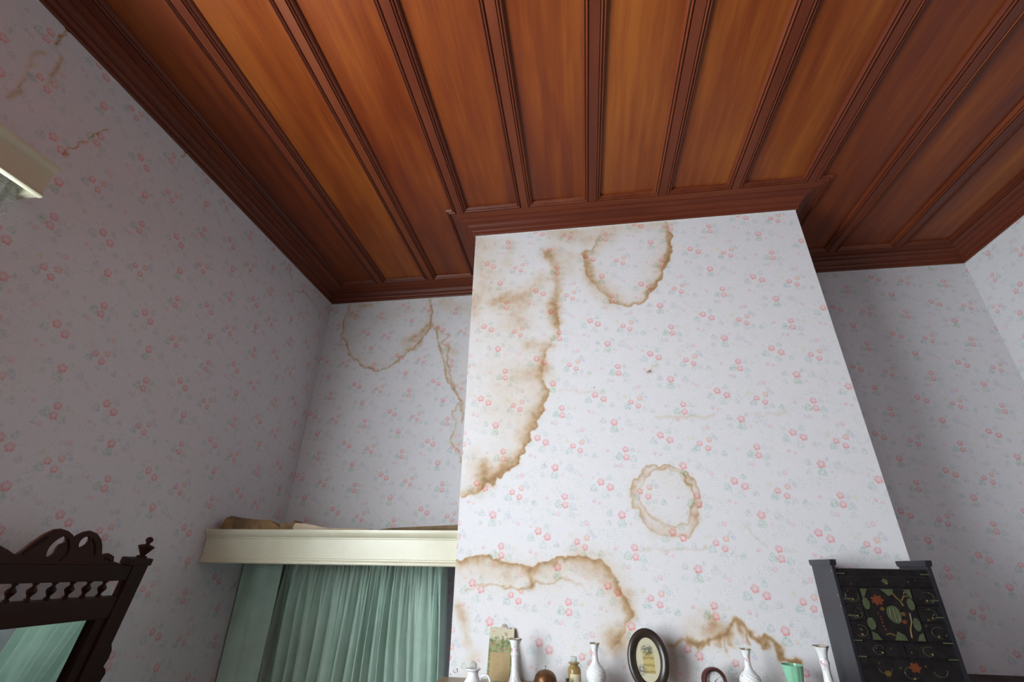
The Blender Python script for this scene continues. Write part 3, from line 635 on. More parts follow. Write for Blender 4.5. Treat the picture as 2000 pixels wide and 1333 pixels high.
def at_origin(o, root):
    o.parent = root; o.matrix_parent_inverse = root.matrix_basis.inverted(); return o
PEL = [(0, .0), (.012, 0), (.016, .004), (.016, .012), (.013, .016), (.010, .017), (.010, .022), (.006, .024), (.006, .100), (.009, .102), (.009, .106), (.014, .110), (.020, .120), (.022, .128), (.022, .137), (0, .137)]
pr = empty('window_pelmet', (XL, 0.03, 2.596), 'cream wooden pelmet above the left wall window, cut by the picture edge', 'pelmet')
xf = XL + .082
at_origin(MB().prism([(xf + d, 2.596 + z * .12 / .137) for d, z in PEL], -1.02, .862, (0, 2)).build('front_board', M_CREAM, smooth=True), pr)
at_origin(MB().box(XL + .001, xf + .002, -1.02, .862, 2.690, 2.714).build('top_board', M_CREAM), pr)
at_origin(MB().box(XL + .001, xf + .002, .846, .862, 2.600, 2.690).build('end_board', M_CREAM), pr)
at_origin(MB().tube([(XL + .022, -1.01, 2.650), (XL + .022, .855, 2.650)], .006, 8).build('rod', M_GILT), pr)
def net(y0, y1, label):
    V = []; F = []; nu = 40; nv = 6
    for j in range(nv + 1):
        z = 2.640 - (2.640 - 1.75) * j / nv
        for i in range(nu + 1):
            s = i / nu; y = y0 + (y1 - y0) * s; V.append((XL + .022 + .007 * math.sin((y - y0) * 130 + math.sin(s * 9) * 2), y, z))
    for j in range(nv):
        for i in range(nu):
            a = j * (nu + 1) + i; F.append((a, a + 1, a + nu + 2, a + nu + 1))
    o = mk('net_curtain', V, F, M_NET, smooth=True); md = o.modifiers.new('s', 'SOLIDIFY'); md.thickness = .0008
    return tag(o, label, 'net curtain', 'net curtains at the left window')
net(.74, .845, 'white net curtain under the window pelmet at the left picture edge')
net(-.99, -.80, 'white net curtain at the near end of the left window')

# ---------------------------------------------------------------- alcove pelmet, curtains and the papers on top
ap = empty('alcove_pelmet', ((XL + XCL) / 2, 2.05, 1.598), 'long cream wooden pelmet box across the left alcove above green curtain', 'pelmet')
at_origin(MB().prism([(2.052 - d, 1.598 + z) for d, z in PEL], XL + .001, XCL - .001, (1, 2)).build('front_board', M_CREAM, smooth=True), ap)
at_origin(MB().box(XL + .001, XCL - .001, 2.052, YB - .001, 1.716, 1.735).build('top_board', M_CREAM), ap)
at_origin(MB().tube([(XL + .002, 2.360, 1.684), (XCL - .002, 2.360, 1.684)], .008, 10).build('rod', M_GILT), ap)
def curtain(x0a, x1a, x0b, x1b, fine, broad, seed, amp, label, yc=2.345):
    rnd = random.Random(seed); nu, nv = 420 if fine else 60, 40; V = []; F = []
    def phases(n):
        w = [rnd.uniform(.6, 1.5) for _ in range(n)]; t = sum(w); c = [0]
        for q in w: c.append(c[-1] + q / t)
        return c
    pf = phases(fine) if fine else None; pb = phases(broad) if broad else None
    am = [rnd.uniform(.45, 1.35) for _ in range(80)]
    def wave(c, s):
        for k in range(len(c) - 1):
            if s <= c[k + 1] or k == len(c) - 2:
                u = (s - c[k]) / (c[k + 1] - c[k]); return 2 * PI * u, am[k]
    for j in range(nv + 1):
        q = j / nv; z = 1.672 - (1.672 - .015) * q; drop = (1.672 - z)
        wf = math.exp(-drop / .16); wb = 1 - math.exp(-drop / .10)
        for i in range(nu + 1):
            s = i / nu; x = (x0a + (x1a - x0a) * s) * (1 - q) + (x0b + (x1b - x0b) * s) * q; y = yc
            if fine:
                a, k = wave(pf, s); y -= amp * .5 * k * wf * (abs(math.sin(a / 2)) ** .6 - .5); x += .003 * wf * math.sin(a * 2)
                a, k = wave(pb, s + .012 * math.sin(drop * 5 + s * 9) * (0 < s < 1)); y -= amp * k * wb * (abs(math.sin(a / 2)) ** .75 - .5); x += .004 * k * wb * math.sin(a)
            else:
                y += .006 * math.sin(s * 5 + 1) * wb + .003 * math.sin(s * 23) * wf
            V.append((x, y, z))
    for j in range(nv):
        for i in range(nu):
            a = j * (nu + 1) + i; F.append((a, a + 1, a + nu + 2, a + nu + 1))
    o = mk('curtain', V, F, M_GREEN, smooth=True); md = o.modifiers.new('s', 'SOLIDIFY'); md.thickness = .002
    return tag(o, label, 'curtain', 'green curtains closing the left alcove')
curtain(XL + .006, -1.468, XL + .006, -1.50, 0, 0, 1, 0, 'flat unpleated sage green curtain panel against the left wall', 2.335)
curtain(-1.495, -.672, -1.58, -.61, 34, 18, 5, .056, 'gathered sage green curtain hanging in pleats beside the chimney breast', 2.405)
# papers lying on the pelmet
def crumple(name, path, w, seed, mt, label, cat, n=14):
    rnd = random.Random(seed); V = []; F = []; k = 5
    for i, (x, y, z) in enumerate(path):
        j = rnd.uniform(-.004, .004)
        V += [(x + j, y, 1.7372), (x + j, y - .006, (z + 1.7372) / 2), (x, y, z), (x + j, y + w * .35, z - .004 + rnd.uniform(0, .003)), (x, y + w, 1.7372)]
    for i in range(len(path) - 1):
        for j in range(k - 1): a = i * k + j; F.append((a, a + 1, a + k + 1, a + k))
    o = mk(name, V, F, mt); md = o.modifiers.new('s', 'SOLIDIFY'); md.thickness = .0015; md.offset = 1
    return tag(o, label, cat)
bagm, t, b = mat('printed_brown_bag', rough=.75)
p = t.coord(); chk = t.n.new('ShaderNodeTexChecker'); chk.inputs['Scale'].default_value = 190; t.l.new(p, chk.inputs['Vector'])
patch = t.smooth(t.v('LENGTH', t.v('SUBTRACT', p, (-1.58, 2.088, 1.765))), .042, .028)
c = t.mix(t.smooth(t.noise(p, 20, 3), .3, .7), (.30, .18, .075), (.17, .105, .05))
c = t.mix(t.m('MULTIPLY', t.m('MULTIPLY', patch, chk.outputs['Fac']), .8), c, (.03, .025, .02)); t.l.new(c, b.inputs['Base Color'])
crumple('paper_bag', [(-1.655, 2.09, 1.739), (-1.668, 2.09, 1.760), (-1.655, 2.09, 1.788), (-1.63, 2.09, 1.797), (-1.57, 2.09, 1.788), (-1.50, 2.09, 1.782), (-1.43, 2.09, 1.778), (-1.40, 2.09, 1.762), (-1.375, 2.09, 1.746), (-1.365, 2.09, 1.768), (-1.335, 2.09, 1.760), (-1.305, 2.09, 1.778), (-1.285, 2.09, 1.740)], .15, 4, bagm, 'crumpled brown printed paper bag on the left end of the alcove pelmet', 'paper bag')
crumple('paper_sheet', [(-1.295, 2.075, 1.760), (-1.29, 2.075, 1.766), (-1.24, 2.075, 1.763), (-1.20, 2.075, 1.757), (-1.15, 2.075, 1.747), (-1.09, 2.075, 1.745), (-1.02, 2.075, 1.746), (-.93, 2.075, 1.743)], .12, 9, M_SHEET, 'curled pale torn paper sheet on the alcove pelmet', 'paper')
crumple('brown_paper_sheet', [(-.90, 2.10, 1.742), (-.86, 2.10, 1.747), (-.80, 2.10, 1.751), (-.72, 2.10, 1.755), (-.62, 2.10, 1.759), (-.545, 2.10, 1.763)], .36, 12, M_KRAFT, 'flat brown paper sheet on the pelmet end beside the chimney breast', 'paper')

# ---------------------------------------------------------------- mantel shelf
ms = empty('mantel_shelf', ((XCL + XCR) / 2, YC, ZSH - .035), 'beige painted mantel shelf carrying the ornaments on the chimney breast', 'shelf')
at_origin(MB().bbox(XCL - .025, XCR + .025, 1.745, YC - .001, ZSH - .032, ZSH, .005).build('shelf_board', M_SHELF), ms)
at_origin(MB().prism([(1.775, ZSH - .032), (YC - .001, ZSH - .032), (YC - .001, ZSH - .11), (1.93, ZSH - .11), (1.92, ZSH - .09), (1.86, ZSH - .07), (1.81, ZSH - .05), (1.80, ZSH - .042)], XCL + .01, XCR - .01, (1, 2)).build('bed_moulding', M_SHELF), ms)
for x0 in (XCL + .02, XCR - .16):
    at_origin(MB().bbox(x0, x0 + .14, 1.90, YC - .001, 0.0, ZSH - .11, .006).build('pilaster', M_SHELF), ms)

# ---------------------------------------------------------------- ornaments
def resample(prof, n=4):
    P = prof
    for _ in range(2):
        R = [P[0]]
        for a, b in zip(P[:-1], P[1:]): R += [(a[0] * .75 + b[0] * .25, a[1] * .75 + b[1] * .25), (a[0] * .25 + b[0] * .75, a[1] * .25 + b[1] * .75)]
        P = R + [P[-1]]
    return P
def vase(x, y, prof, h0, h1, label, twist=70, flutes=9, amp=.12):
    r = empty('vase', (x, y, ZSH), label, 'vase', 'white china vases on the mantel shelf')
    top = prof[-1]
    prof = resample(prof) + [(top[0] - .0022, top[1]), (max(top[0] * .45, .004), top[1] - .03), (.003, top[1] - .04)]
    def md(rr, z, a):
        k = 1 if h0 < z < h1 else 0; e = min(1, max(0, (z - h0) / .012), max(0, (h1 - z) / .012)) if k else 0
        q = rr * (1 + amp * e * (abs(math.cos((a + z * twist) * flutes / 2)) - .6))
        if z > top[1] - .012: q *= 1 + .10 * ((z - top[1] + .012) / .012) * math.cos(a * 5)
        return q
    MB().lathe([(0.002, 0)] + prof, 72, mod=md).build('body', M_CHINA, r, smooth=True)
    pts = [((top[0] * (1 + .10 * math.cos(a * 5)) - .001) * math.cos(a), (top[0] * (1 + .10 * math.cos(a * 5)) - .001) * math.sin(a), top[1]) for a in [2 * PI * k / 40 for k in range(40)]]
    MB().tube(pts, .0013, 6, True).build('gilt_rim', M_GILT, r, smooth=True)
    return r
BUD = [(.024, 0), (.0255, .004), (.0225, .010), (.0165, .026), (.0125, .045), (.0115, .060), (.0120, .085), (.0150, .092), (.0125, .100), (.0125, .108), (.0150, .120), (.0200, .132), (.0225, .137)]
BOT = [(.017, 0), (.0185, .004), (.0165, .008), (.0240, .020), (.0310, .036), (.0325, .048), (.0290, .060), (.0190, .070), (.0120, .078), (.0095, .090), (.0088, .104), (.0105, .118), (.0135, .127), (.0165, .133)]
vase(-.262, 1.90, BUD, .0, .07, 'tall narrow white vase with ruffled rim in front of the picture card', 40, 8, .10)
vase(.0115, 1.90, BOT, .01, .085, 'white bottle vase with spiral flutes between glass bottle and oval frame')
vase(.4990, 1.90, BOT, .01, .085, 'white bottle vase with spiral flutes between round clock and green tumbler')
vase(.7320, 1.90, [(a, h + (.012 if h > .03 else 0)) for a, h in BUD], .0, .08, 'tall narrow white vase with ruffled rim beside the black cabinet', 40, 8, .10)
# jug with glass stopper
jg = empty('stoppered_jug', (-.386, 1.80, ZSH), 'small white china jug with faceted glass stopper and ring handle', 'jug')
MB().lathe([(.002, 0), (.026, 0), (.031, .010), (.030, .024), (.021, .036), (.0175, .042), (.0175, .054), (.0215, .058), (.0245, .060), (.0245, .063), (.012, .063), (.010, .050), (.002, .048)], 40).build('body', M_PLAINCHINA, jg, smooth=True)
MB().tube([(.041 + .0165 * math.cos(a), 0, .029 + .0165 * math.sin(a)) for a in [2 * PI * k / 28 for k in range(28)]], .0042, 10, True).build('handle', M_PLAINCHINA, jg, smooth=True)
MB().lathe([(.002, .050), (.008, .052), (.009, .063), (.0135, .070), (.012, .076), (.005, .083), (.001, .084)], 7).build('stopper', M_CLEAR, jg)
# picture card leaning on the wall
cd = empty('picture_card', (-.322, 1.937, ZSH), 'old hanging picture card with garden scene and parchment verse', 'card', rot=(-.34, 0, .02))
cm, t, b = mat('printed_garden_scene', rough=.6)
p = t.coord(); s = t.sep(p); n1 = t.noise(p, 60, 4, .65); n2 = t.noise(p, 130, 3)
g = t.mix(t.smooth(n1, .35, .65), (.13, .17, .06), (.36, .36, .18)); sky = t.mix(n2, (.62, .56, .40), (.55, .52, .38))
c = t.mix(t.smooth(t.m('ADD', s[2], t.m('MULTIPLY', n1, .05)), .150, .168), g, sky)
c = t.mix(t.m('MULTIPLY', t.smooth(t.noise(p, 85, 2), .60, .66), .8), c, (.45, .16, .10)); c = t.mix(t.m('MULTIPLY', t.smooth(t.noise(t.v('ADD', p, (3, 1, 5)), 75, 2), .62, .68), .8), c, (.16, .11, .26))
t.l.new(c, b.inputs['Base Color'])
MB().bbox(-.0455, .0455, 0, .003, 0.001, .170, .0008).build('card', cm, cd)
pm, t, b = mat('parchment_verse', rough=.7)
p = t.coord(); s = t.sep(p); c = t.mix(t.noise(p, 40, 4), (.50, .38, .20), (.36, .25, .12))
ln = t.m('MULTIPLY', t.smooth(t.m('SINE', t.m('MULTIPLY', s[2], 1050.0)), .2, .8), t.smooth(t.noise(t.v('MULTIPLY', p, (1, 1, .4)), 420, 2), .45, .55))
ln = t.m('MULTIPLY', ln, t.smooth(t.m('ABSOLUTE', s[0]), .030, .027)); t.l.new(t.mix(t.m('MULTIPLY', ln, .45), c, (.16, .07, .04)), b.inputs['Base Color'])
MB().bbox(-.037, .035, -.0015, .0005, .006, .092, .0006).build('verse_panel', pm, cd)
MB().tube([(.004 + .005 * math.cos(a), .0015, .1745 + .006 * math.sin(a)) for a in [2 * PI * k / 20 for k in range(20)]], .0018, 6, True).build('hanging_ring', M_SHEET, cd)
# desk bell
bl = empty('desk_bell', (-.157, 1.895, ZSH), 'domed brass desk bell with small push button', 'bell')
MB().lathe([(.002, 0), (.036, 0), (.037, .004), (.033, .008), (.010, .010), (.006, .012), (.006, .022), (.001, .022)], 40).build('base', M_BRASS, bl, smooth=True)
MB().lathe([(.0370, .020), (.0400, .020), (.0400, .0225), (.0375, .024), (.0365, .030), (.0325, .039), (.0250, .0465), (.0150, .0510), (.004, .0530), (.001, .0530)], 48).build('dome', M_BRASS, bl, smooth=True)
MB().lathe([(.001, .0515), (.0035, .0525), (.0015, .0550), (.0012, .0600), (.0036, .0615), (.0032, .0640), (.001, .0645)], 16).build('push_button', M_STEEL, bl, smooth=True)
# amber bottle with label and clear stopper
bt = empty('glass_bottle', (-.060, 1.90, ZSH), 'amber glass bottle with cream label and clear square stopper', 'bottle')
MB().lathe([(.002, 0), (.0195, 0), (.0215, .003), (.0215, .054), (.0195, .062), (.0135, .067), (.0125, .070), (.0175, .0725), (.0185, .0750), (.0165, .0770), (.009, .0770), (.008, .060), (.001, .058)], 32).build('body', M_AMBER, bt, smooth=True)
MB().lathe([(.001, .070), (.0085, .071), (.0095, .078), (.0105, .081), (.0105, .0915), (.0098, .0925), (.001, .0925)], 20).build('stopper', M_CLEAR, bt, smooth=True)
lb, t, b = mat('cream_bottle_label', rough=.7); p = t.coord(); s = t.sep(p)
ln = t.m('MULTIPLY', t.smooth(t.m('SINE', t.m('MULTIPLY', s[2], 1500.0)), .3, .8), t.smooth(t.noise(p, 350, 2), .48, .56)); t.l.new(t.mix(t.m('MULTIPLY', ln, .35), t.mix(t.noise(p, 60, 3), (.66, .60, .42), (.58, .50, .33)), (.25, .2, .14)), b.inputs['Base Color'])
m = MB(); V = []; F = []
for k in range(21):
    a = -2.2 + 1.7 * k / 20
    for r, z in ((.0217, .006), (.0221, .006), (.0221, .046), (.0217, .046)): V.append((r * math.cos(a), r * math.sin(a), z))
for k in range(20):
    for j in range(4): F.append((k * 4 + j, k * 4 + (j + 1) % 4, k * 4 + 4 + (j + 1) % 4, k * 4 + 4 + j))
m.add(V, F + [(0, 1, 2, 3), (80, 81, 82, 83)]).build('label', lb, bt)
gb = empty('phial', (-.082, 1.862, ZSH), 'tiny dark green glass phial in front of the amber bottle', 'bottle')
MB().lathe([(.001, 0), (.0075, 0), (.008, .002), (.008, .022), (.005, .026), (.0045, .030), (.001, .030)], 20).build('body', M_GREENB, gb, smooth=True)
MB().lathe([(.001, .029), (.0055, .029), (.0055, .037), (.001, .038)], 16).build('cap', M_BLACK, gb, smooth=True)
# oval picture
of = empty('oval_picture', (.186, 1.895, ZSH + .001), 'small oval picture in wide dark turned frame leaning on the wall', 'picture', rot=(-.16, 0, 0))
prof = [(.000, .000), (.000, .009), (.004, .013), (.010, .015), (.017, .0135), (.0225, .009), (.0255, .007), (.0275, .0045), (.028, .001)]
V = []; F = []; n = len(prof); N = 64
for k in range(N):
    a = 2 * PI * k / N
    for d, h in prof: V.append(((.067 - d) * math.cos(a), -h, .091 + (.090 - d) * math.sin(a)))
for k in range(N):
    for j in range(n): F.append((k * n + j, ((k + 1) % N) * n + j, ((k + 1) % N) * n + (j + 1) % n, k * n + (j + 1) % n))
MB().add(V, F).build('frame', M_FRAME, of, smooth=True)
pc, t, b = mat('oval_print', rough=.5); p = t.coord(); s = t.sep(p)
c = t.mix(t.noise(p, 50, 3), (.60, .55, .40), (.52, .48, .34))
inb = t.m('MULTIPLY', t.smooth(t.m('ABSOLUTE', t.m('SUBTRACT', s[0], .002)), .0195, .0175), t.smooth(t.m('ABSOLUTE', t.m('SUBTRACT', s[2], .084)), .032, .029))
scr = t.mix(t.smooth(t.m('SINE', t.m('ADD', t.m('MULTIPLY', s[2], 330.0), t.m('MULTIPLY', t.noise(p, 70, 2), 3.0))), -.2, .9), (.50, .40, .16), (.36, .27, .10))
c = t.mix(inb, c, scr)
top = t.m('MULTIPLY', t.smooth(t.v('LENGTH', t.v('MULTIPLY', t.v('SUBTRACT', p, (.0, -.001, .118)), (1, 0, 1.3))), .026, .012), t.smooth(t.noise(p, 150, 3), .46, .54)); c = t.mix(t.m('MULTIPLY', top, .85), c, (.07, .09, .07))
sid = t.m('MULTIPLY', t.smooth(t.v('LENGTH', t.v('SUBTRACT', p, (-.022, -.001, .062))), .020, .006), t.smooth(t.noise(p, 140, 3), .45, .54)); c = t.mix(t.m('MULTIPLY', sid, .85), c, (.08, .09, .10))
t.l.new(c, b.inputs['Base Color'])
MB().lathe([(0.0001, 0), (1, 0), (1, .0015), (.0001, .0015)], 64).build('print', pc, of)
o = of.children[-1]
for w in o.data.vertices: w.co = Vector((w.co.x * .0405, -.0030 + w.co.z, .091 + w.co.y * .0635))
MB().box(-.006, .006, .002, .004, .012, .10).build('easel_strut', M_FRAME, of)
# round clock
ck = empty('round_clock', (.3915, 1.905, ZSH), 'small round clock with red-brown wooden case and white dial', 'clock', rot=(-.12, 0, .18))
MB().lathe([(.0001, .022), (.034, .022), (.0375, .016), (.0385, .004), (.0385, -.006), (.0360, -.012), (.0315, -.013), (.0285, -.009), (.0275, -.002), (.0001, -.002)], 56, (0, 0, .0405), 'y').build('case', M_CLOCKW, ck, smooth=True)
MB().lathe([(.0272, -.002), (.0285, -.0095), (.0272, -.0105), (.0255, -.006), (.0255, -.002)], 48, (0, 0, .0405), 'y').build('bezel', M_STEEL, ck, smooth=True)
MB().lathe([(.0001, -.0022), (.0262, -.0022), (.0262, -.0034), (.0001, -.0034)], 48, (0, 0, .0405), 'y').build('dial', M_PLAINCHINA, ck)
for k in range(12):
    a = 2 * PI * k / 12; L = .0035 if k % 3 else .0055; c0, s0 = math.sin(a), math.cos(a)
    MB().tube([((.0225 - L) * c0, -.0038, .0405 + (.0225 - L) * s0), (.0225 * c0, -.0038, .0405 + .0225 * s0)], .0006, 5).build('hour_mark', M_INK, ck)
for a, L in ((.9, .012), (3.6, .018)):
    MB().tube([(0, -.0042, .0405), (L * math.sin(a), -.0042, .0405 + L * math.cos(a))], .0007, 5).build('hand', M_INK, ck)
MB().lathe([(.0001, -.0034), (.0018, -.0036), (.0014, -.0052), (.0001, -.0054)], 12, (0, 0, .0405), 'y').build('hand_boss', M_INK, ck)
for sxx in (-.024, .024): MB().lathe([(.0001, 0), (.005, 0), (.004, .010), (.0001, .011)], 12, (sxx, .004, 0)).build('foot', M_CLOCKW, ck)
# tumbler
tm = empty('tumbler', (.633, 1.90, ZSH), 'jade green fluted glass tumbler standing before a brown stain', 'tumbler')
MB().lathe([(.001, 0), (.0175, 0), (.0185, .004), (.0205, .025), (.0245, .055), (.0295, .085), (.0318, .0955), (.0300, .0960), (.0275, .085), (.0190, .020), (.001, .016)], 80,
           mod=lambda r, z, a: r * (1 + (.055 * (abs(math.sin(a * 5)) - .5) if .004 < z < .090 and r > .0178 else .015 * math.cos(a * 10) if z > .09 else 0))).build('body', M_JADEGLASS, tm, smooth=True)

# ---------------------------------------------------------------- black lacquer cabinet
X0, X1, YFc, YBk = .800, 1.096, 1.838, 1.992
cb = empty('lacquer_cabinet', ((X0 + X1) / 2, (YFc + YBk) / 2, ZSH), 'black lacquer table cabinet with soapstone inlay at the right shelf end', 'cabinet')
def cp(name, mt, mb, parent=None, smooth=False):
    o = mb.build(name, mt, smooth=smooth)
    if parent is None: return at_origin(o, cb)
    o.parent = parent; return o        # parts carry room coordinates, so their sub-parts do too
cp('carcass', M_BLACK, MB().bbox(X0 + .010, X1 - .010, YFc + .006, YBk, ZSH, 1.614, .002))
for xa, xb, tl in ((X0, X0 + .011, 'left'), (X1 - .011, X1, 'right')):
    s = cp('side_panel', M_BLACK_LIT, MB().bbox(xa, xb, YFc, YBk, ZSH, 1.632, .0015))
    cp('side_cap', M_BLACK_LIT, MB().prism([(YFc - .006, 1.640), (YBk + .004, 1.640), (YBk + .004, 1.632), (YBk, 1.622), (YFc, 1.622), (YFc - .004, 1.630)], xa - .004, xb + .004, (1, 2)), s)
def drawer(x0, x1, z0, z1, ring=True, seed=0):
    d = cp('drawer', M_BLACK, MB().bbox(x0, x1, YFc, YFc + .008, z0, z1, .0012))
    rnd = random.Random(seed); cx = (x0 + x1) / 2 + rnd.uniform(-.006, .006); cz = (z0 + z1) / 2; yy = YFc - .0006
    if ring:
        r = min(.34 * (z1 - z0), .015); a0 = rnd.uniform(0, 6)
        cp('inlay', M_JADE, MB().tube([(cx + r * 1.3 * math.cos(a0 + a), yy, cz + r * math.sin(a0 + a)) for a in [4.2 * k / 16 for k in range(17)]], .0007, 5), d)
    for _ in range(3):
        px, pz = rnd.uniform(x0 + .008, x1 - .008), rnd.uniform(z0 + .006, z1 - .006)
        cp('inlay', rnd.choice((M_JADE, M_OCHRE)), MB().lathe([(.0001, 0), (rnd.uniform(.0015, .003), 0), (.0001, .0008)], 6, (px, YFc - .0008, pz), 'y'), d)
    cp('knob', M_GILT, MB().lathe([(.0001, -.006), (.0025, -.005), (.0028, -.003), (.0012, 0), (.0001, 0)], 10, ((x0 + x1) / 2, YFc, z0 + .3 * (z1 - z0)), 'y'), d)
    return d
xa, xb = X0 + .013, X1 - .013
d1 = drawer(xa, xb, 1.562, 1.592, False, 1)
cp('inlay', M_JADE, MB().prism([(.935, 1.578), (.945, 1.586), (.957, 1.579), (.947, 1.570)], YFc - .0012, YFc, (0, 2)), d1)
for k, (z0, z1) in enumerate(((1.512, 1.556), (1.466, 1.509), (1.415, 1.463))):
    drawer(xa, .860, z0, z1, True, 10 + k); drawer(1.017, xb, z0, z1, True, 20 + k)
drawer(xa, .945, 1.372, 1.408, True, 31); drawer(.949, xb, 1.372, 1.408, True, 32)
d3 = drawer(xa, xb, 1.300, 1.366, True, 41); drawer(xa, xb, ZSH + .006, 1.294, True, 42)
def blossom(cx, cz, r, mt, parent, n=6):
    L = []
    for k in range(48):
        a = 2 * PI * k / 48; q = r * (.62 + .38 * abs(math.cos(a * n / 2))); L.append((cx + q * math.cos(a), cz + q * .8 * math.sin(a)))
    cp('inlay', mt, MB().prism(L, YFc - .0018, YFc, (0, 2)), parent)
blossom(.959, 1.347, .017, M_CORAL, d3); blossom(.880, 1.330, .010, M_OCHRE, d3)
cp('inlay', M_JADE, MB().tube([(1.025 + .019 * math.cos(a), YFc - .0006, 1.342 + .016 * math.sin(a)) for a in [3.4 + 3 * k / 14 for k in range(15)]], .0009, 5), d3)
cp('inlay', M_JADE, MB().tube([(.876 + .018 * math.cos(a), YFc - .0006, 1.342 + .013 * math.sin(a)) for a in [3.2 + 3 * k / 14 for k in range(15)]], .0009, 5), d3)
dr = cp('door', M_BLACK, MB().bbox(.864, 1.013, YFc - .001, YFc + .008, 1.414, 1.557, .0012))
YD = YFc - .001
def inlay(poly, mt, th=.0016): cp('inlay', mt, MB().prism(poly, YD - th, YD, (0, 2)), dr)
inlay([(.866, 1.555), (.886, 1.555), (.874, 1.534), (.868, 1.530)], M_JADE)
inlay([(.925, 1.555), (.962, 1.555), (.956, 1.541), (.944, 1.536)], M_JADE)
inlay([(1.011, 1.555), (.992, 1.555), (1.003, 1.534), (1.010, 1.530)], M_JADE)
def octo(cx, cz, w, h): inlay([(cx + w * math.cos(a) * 1.08, cz + h * math.sin(a) * 1.08) for a in [PI / 8 + PI / 4 * k for k in range(8)]], M_JADE)
octo(.873, 1.514, .0095, .016); octo(.872, 1.459, .0110, .016); octo(1.001, 1.514, .0095, .016); octo(1.001, 1.459, .0095, .017)
inlay([(.866, 1.416), (.890, 1.416), (.880, 1.432), (.867, 1.438)], M_JADE)
inlay([(.926, 1.416), (.962, 1.416), (.958, 1.430), (.940, 1.440)], M_JADE)
inlay([(1.011, 1.416), (.990, 1.416), (.999, 1.432), (1.010, 1.438)], M_JADE)
inlay(smooth_loop([(.936, 1.509), (.952, 1.509), (.962, 1.498), (.964, 1.480), (.958, 1.464), (.946, 1.460), (.936, 1.464), (.925, 1.478), (.926, 1.500)], 2), M_JADE, .003)
for q in (.935, .945, .954): cp('inlay', M_OCHRE, MB().tube([(q, YD - .0032, 1.502), (q + (q - .945) * .35, YD - .0034, 1.484), (q, YD - .0032, 1.467)], .0005, 5), dr)
blossom(.908, 1.524, .019, M_CORAL, dr, 7)
for L in ([(.957, 1.546), (.965, 1.532), (.974, 1.523), (.978, 1.509)], [(.993, 1.548), (.988, 1.536), (.978, 1.524)], [(.985, 1.535), (1.000, 1.537)], [(.990, 1.490), (.988, 1.466), (.978, 1.446), (.975, 1.424)], [(.905, 1.430), (.918, 1.434), (.930, 1.428)]):
    cp('inlay', M_OCHRE, MB().tube([(a, YD - .0008, c) for a, c in L], .0022, 6), dr)
for a, c in ((.900, 1.487), (.905, 1.478), (.905, 1.470), (.905, 1.462), (.906, 1.453), (.908, 1.444)): cp('inlay', M_CORAL, MB().lathe([(.0001, -.0012), (.0022, -.0008), (.0026, 0), (.0001, 0)], 8, (a, YD, c), 'y'), dr)
blossom(.971, 1.487, .008, M_OCHRE, dr); blossom(.968, 1.466, .008, M_CORAL, dr); blossom(.915, 1.500, .007, M_OCHRE, dr)
for z in (1.597, 1.524, 1.478, 1.411, 1.369):
    for a, c in ((X0 + .011, X0 + .033), (X1 - .036, X1 - .012)): cp('hinge_strip', M_JADE, MB().box(a, c, YFc - .0014, YFc + .004, z, z + .0035))
for z in (1.606, 1.535, 1.505): cp('brass_pin', M_GILT, MB().lathe([(.0001, -.002), (.003, -.0015), (.0036, 0), (.0001, 0)], 10, (X0, YFc + .006, z), 'x'))

# ---------------------------------------------------------------- dressing table and its tilted mirror on the left wall
dt = empty('dressing_table', (-1.47, 1.10, 0), 'dark mahogany dressing table against the left wall under the carved mirror', 'dressing table')
at_origin(MB().bbox(-1.686, -1.25, .56, 1.72, .978, 1.008, .006).build('table_top', M_DARK), dt)
at_origin(MB().box(-1.68, -1.275, .59, 1.69, .66, .978).build('carcass', M_DARK), dt)
for k in range(3):
    y0 = .605 + k * .36; d = at_origin(MB().bbox(-1.275, -1.262, y0, y0 + .345, .69, .955, .004).build('drawer', M_DARK), dt)
    o = MB().lathe([(.0001, .024), (.014, .020), (.016, .012), (.008, .004), (.008, 0), (.0001, 0)], 16, (-1.262, y0 + .17, .82), 'x').build('knob', M_GILT, smooth=True); o.parent = d
for y in (.62, 1.66):
    for x in (-1.65, -1.30): at_origin(MB().lathe([(.0001, 0), (.018, 0), (.022, .05), (.018, .12), (.030, .35), (.024, .50), (.030, .66), (.0001, .66)], 16, (x, y, 0)).build('leg', M_DARKV, smooth=True), dt)
TH = math.atan(.17); HB = .30; YM = 1.10; MS = 1.0287; YAW = math.radians(3.2)
mr = empty('dressing_mirror', (-1.615 + .54 * math.sin(YAW) - HB * MS * math.sin(TH), YM * MS - .012, 1.3223 - HB * MS * math.cos(TH)), 'dark carved mahogany dressing mirror with spindle gallery and scrolled crest', 'mirror', rot=(0, TH, YAW)); mr.scale = (MS, MS, MS)
def L3(y, h): return (y - YM, h + HB)               # picture-plane (Y, height) -> local
def mbox(name, y0, y1, h0, h1, d0, d1, mt=M_DARK, b=.003):
    return MB().bbox(d0, d1, y0 - YM, y1 - YM, h0 + HB, h1 + HB, b).build(name, mt, mr)
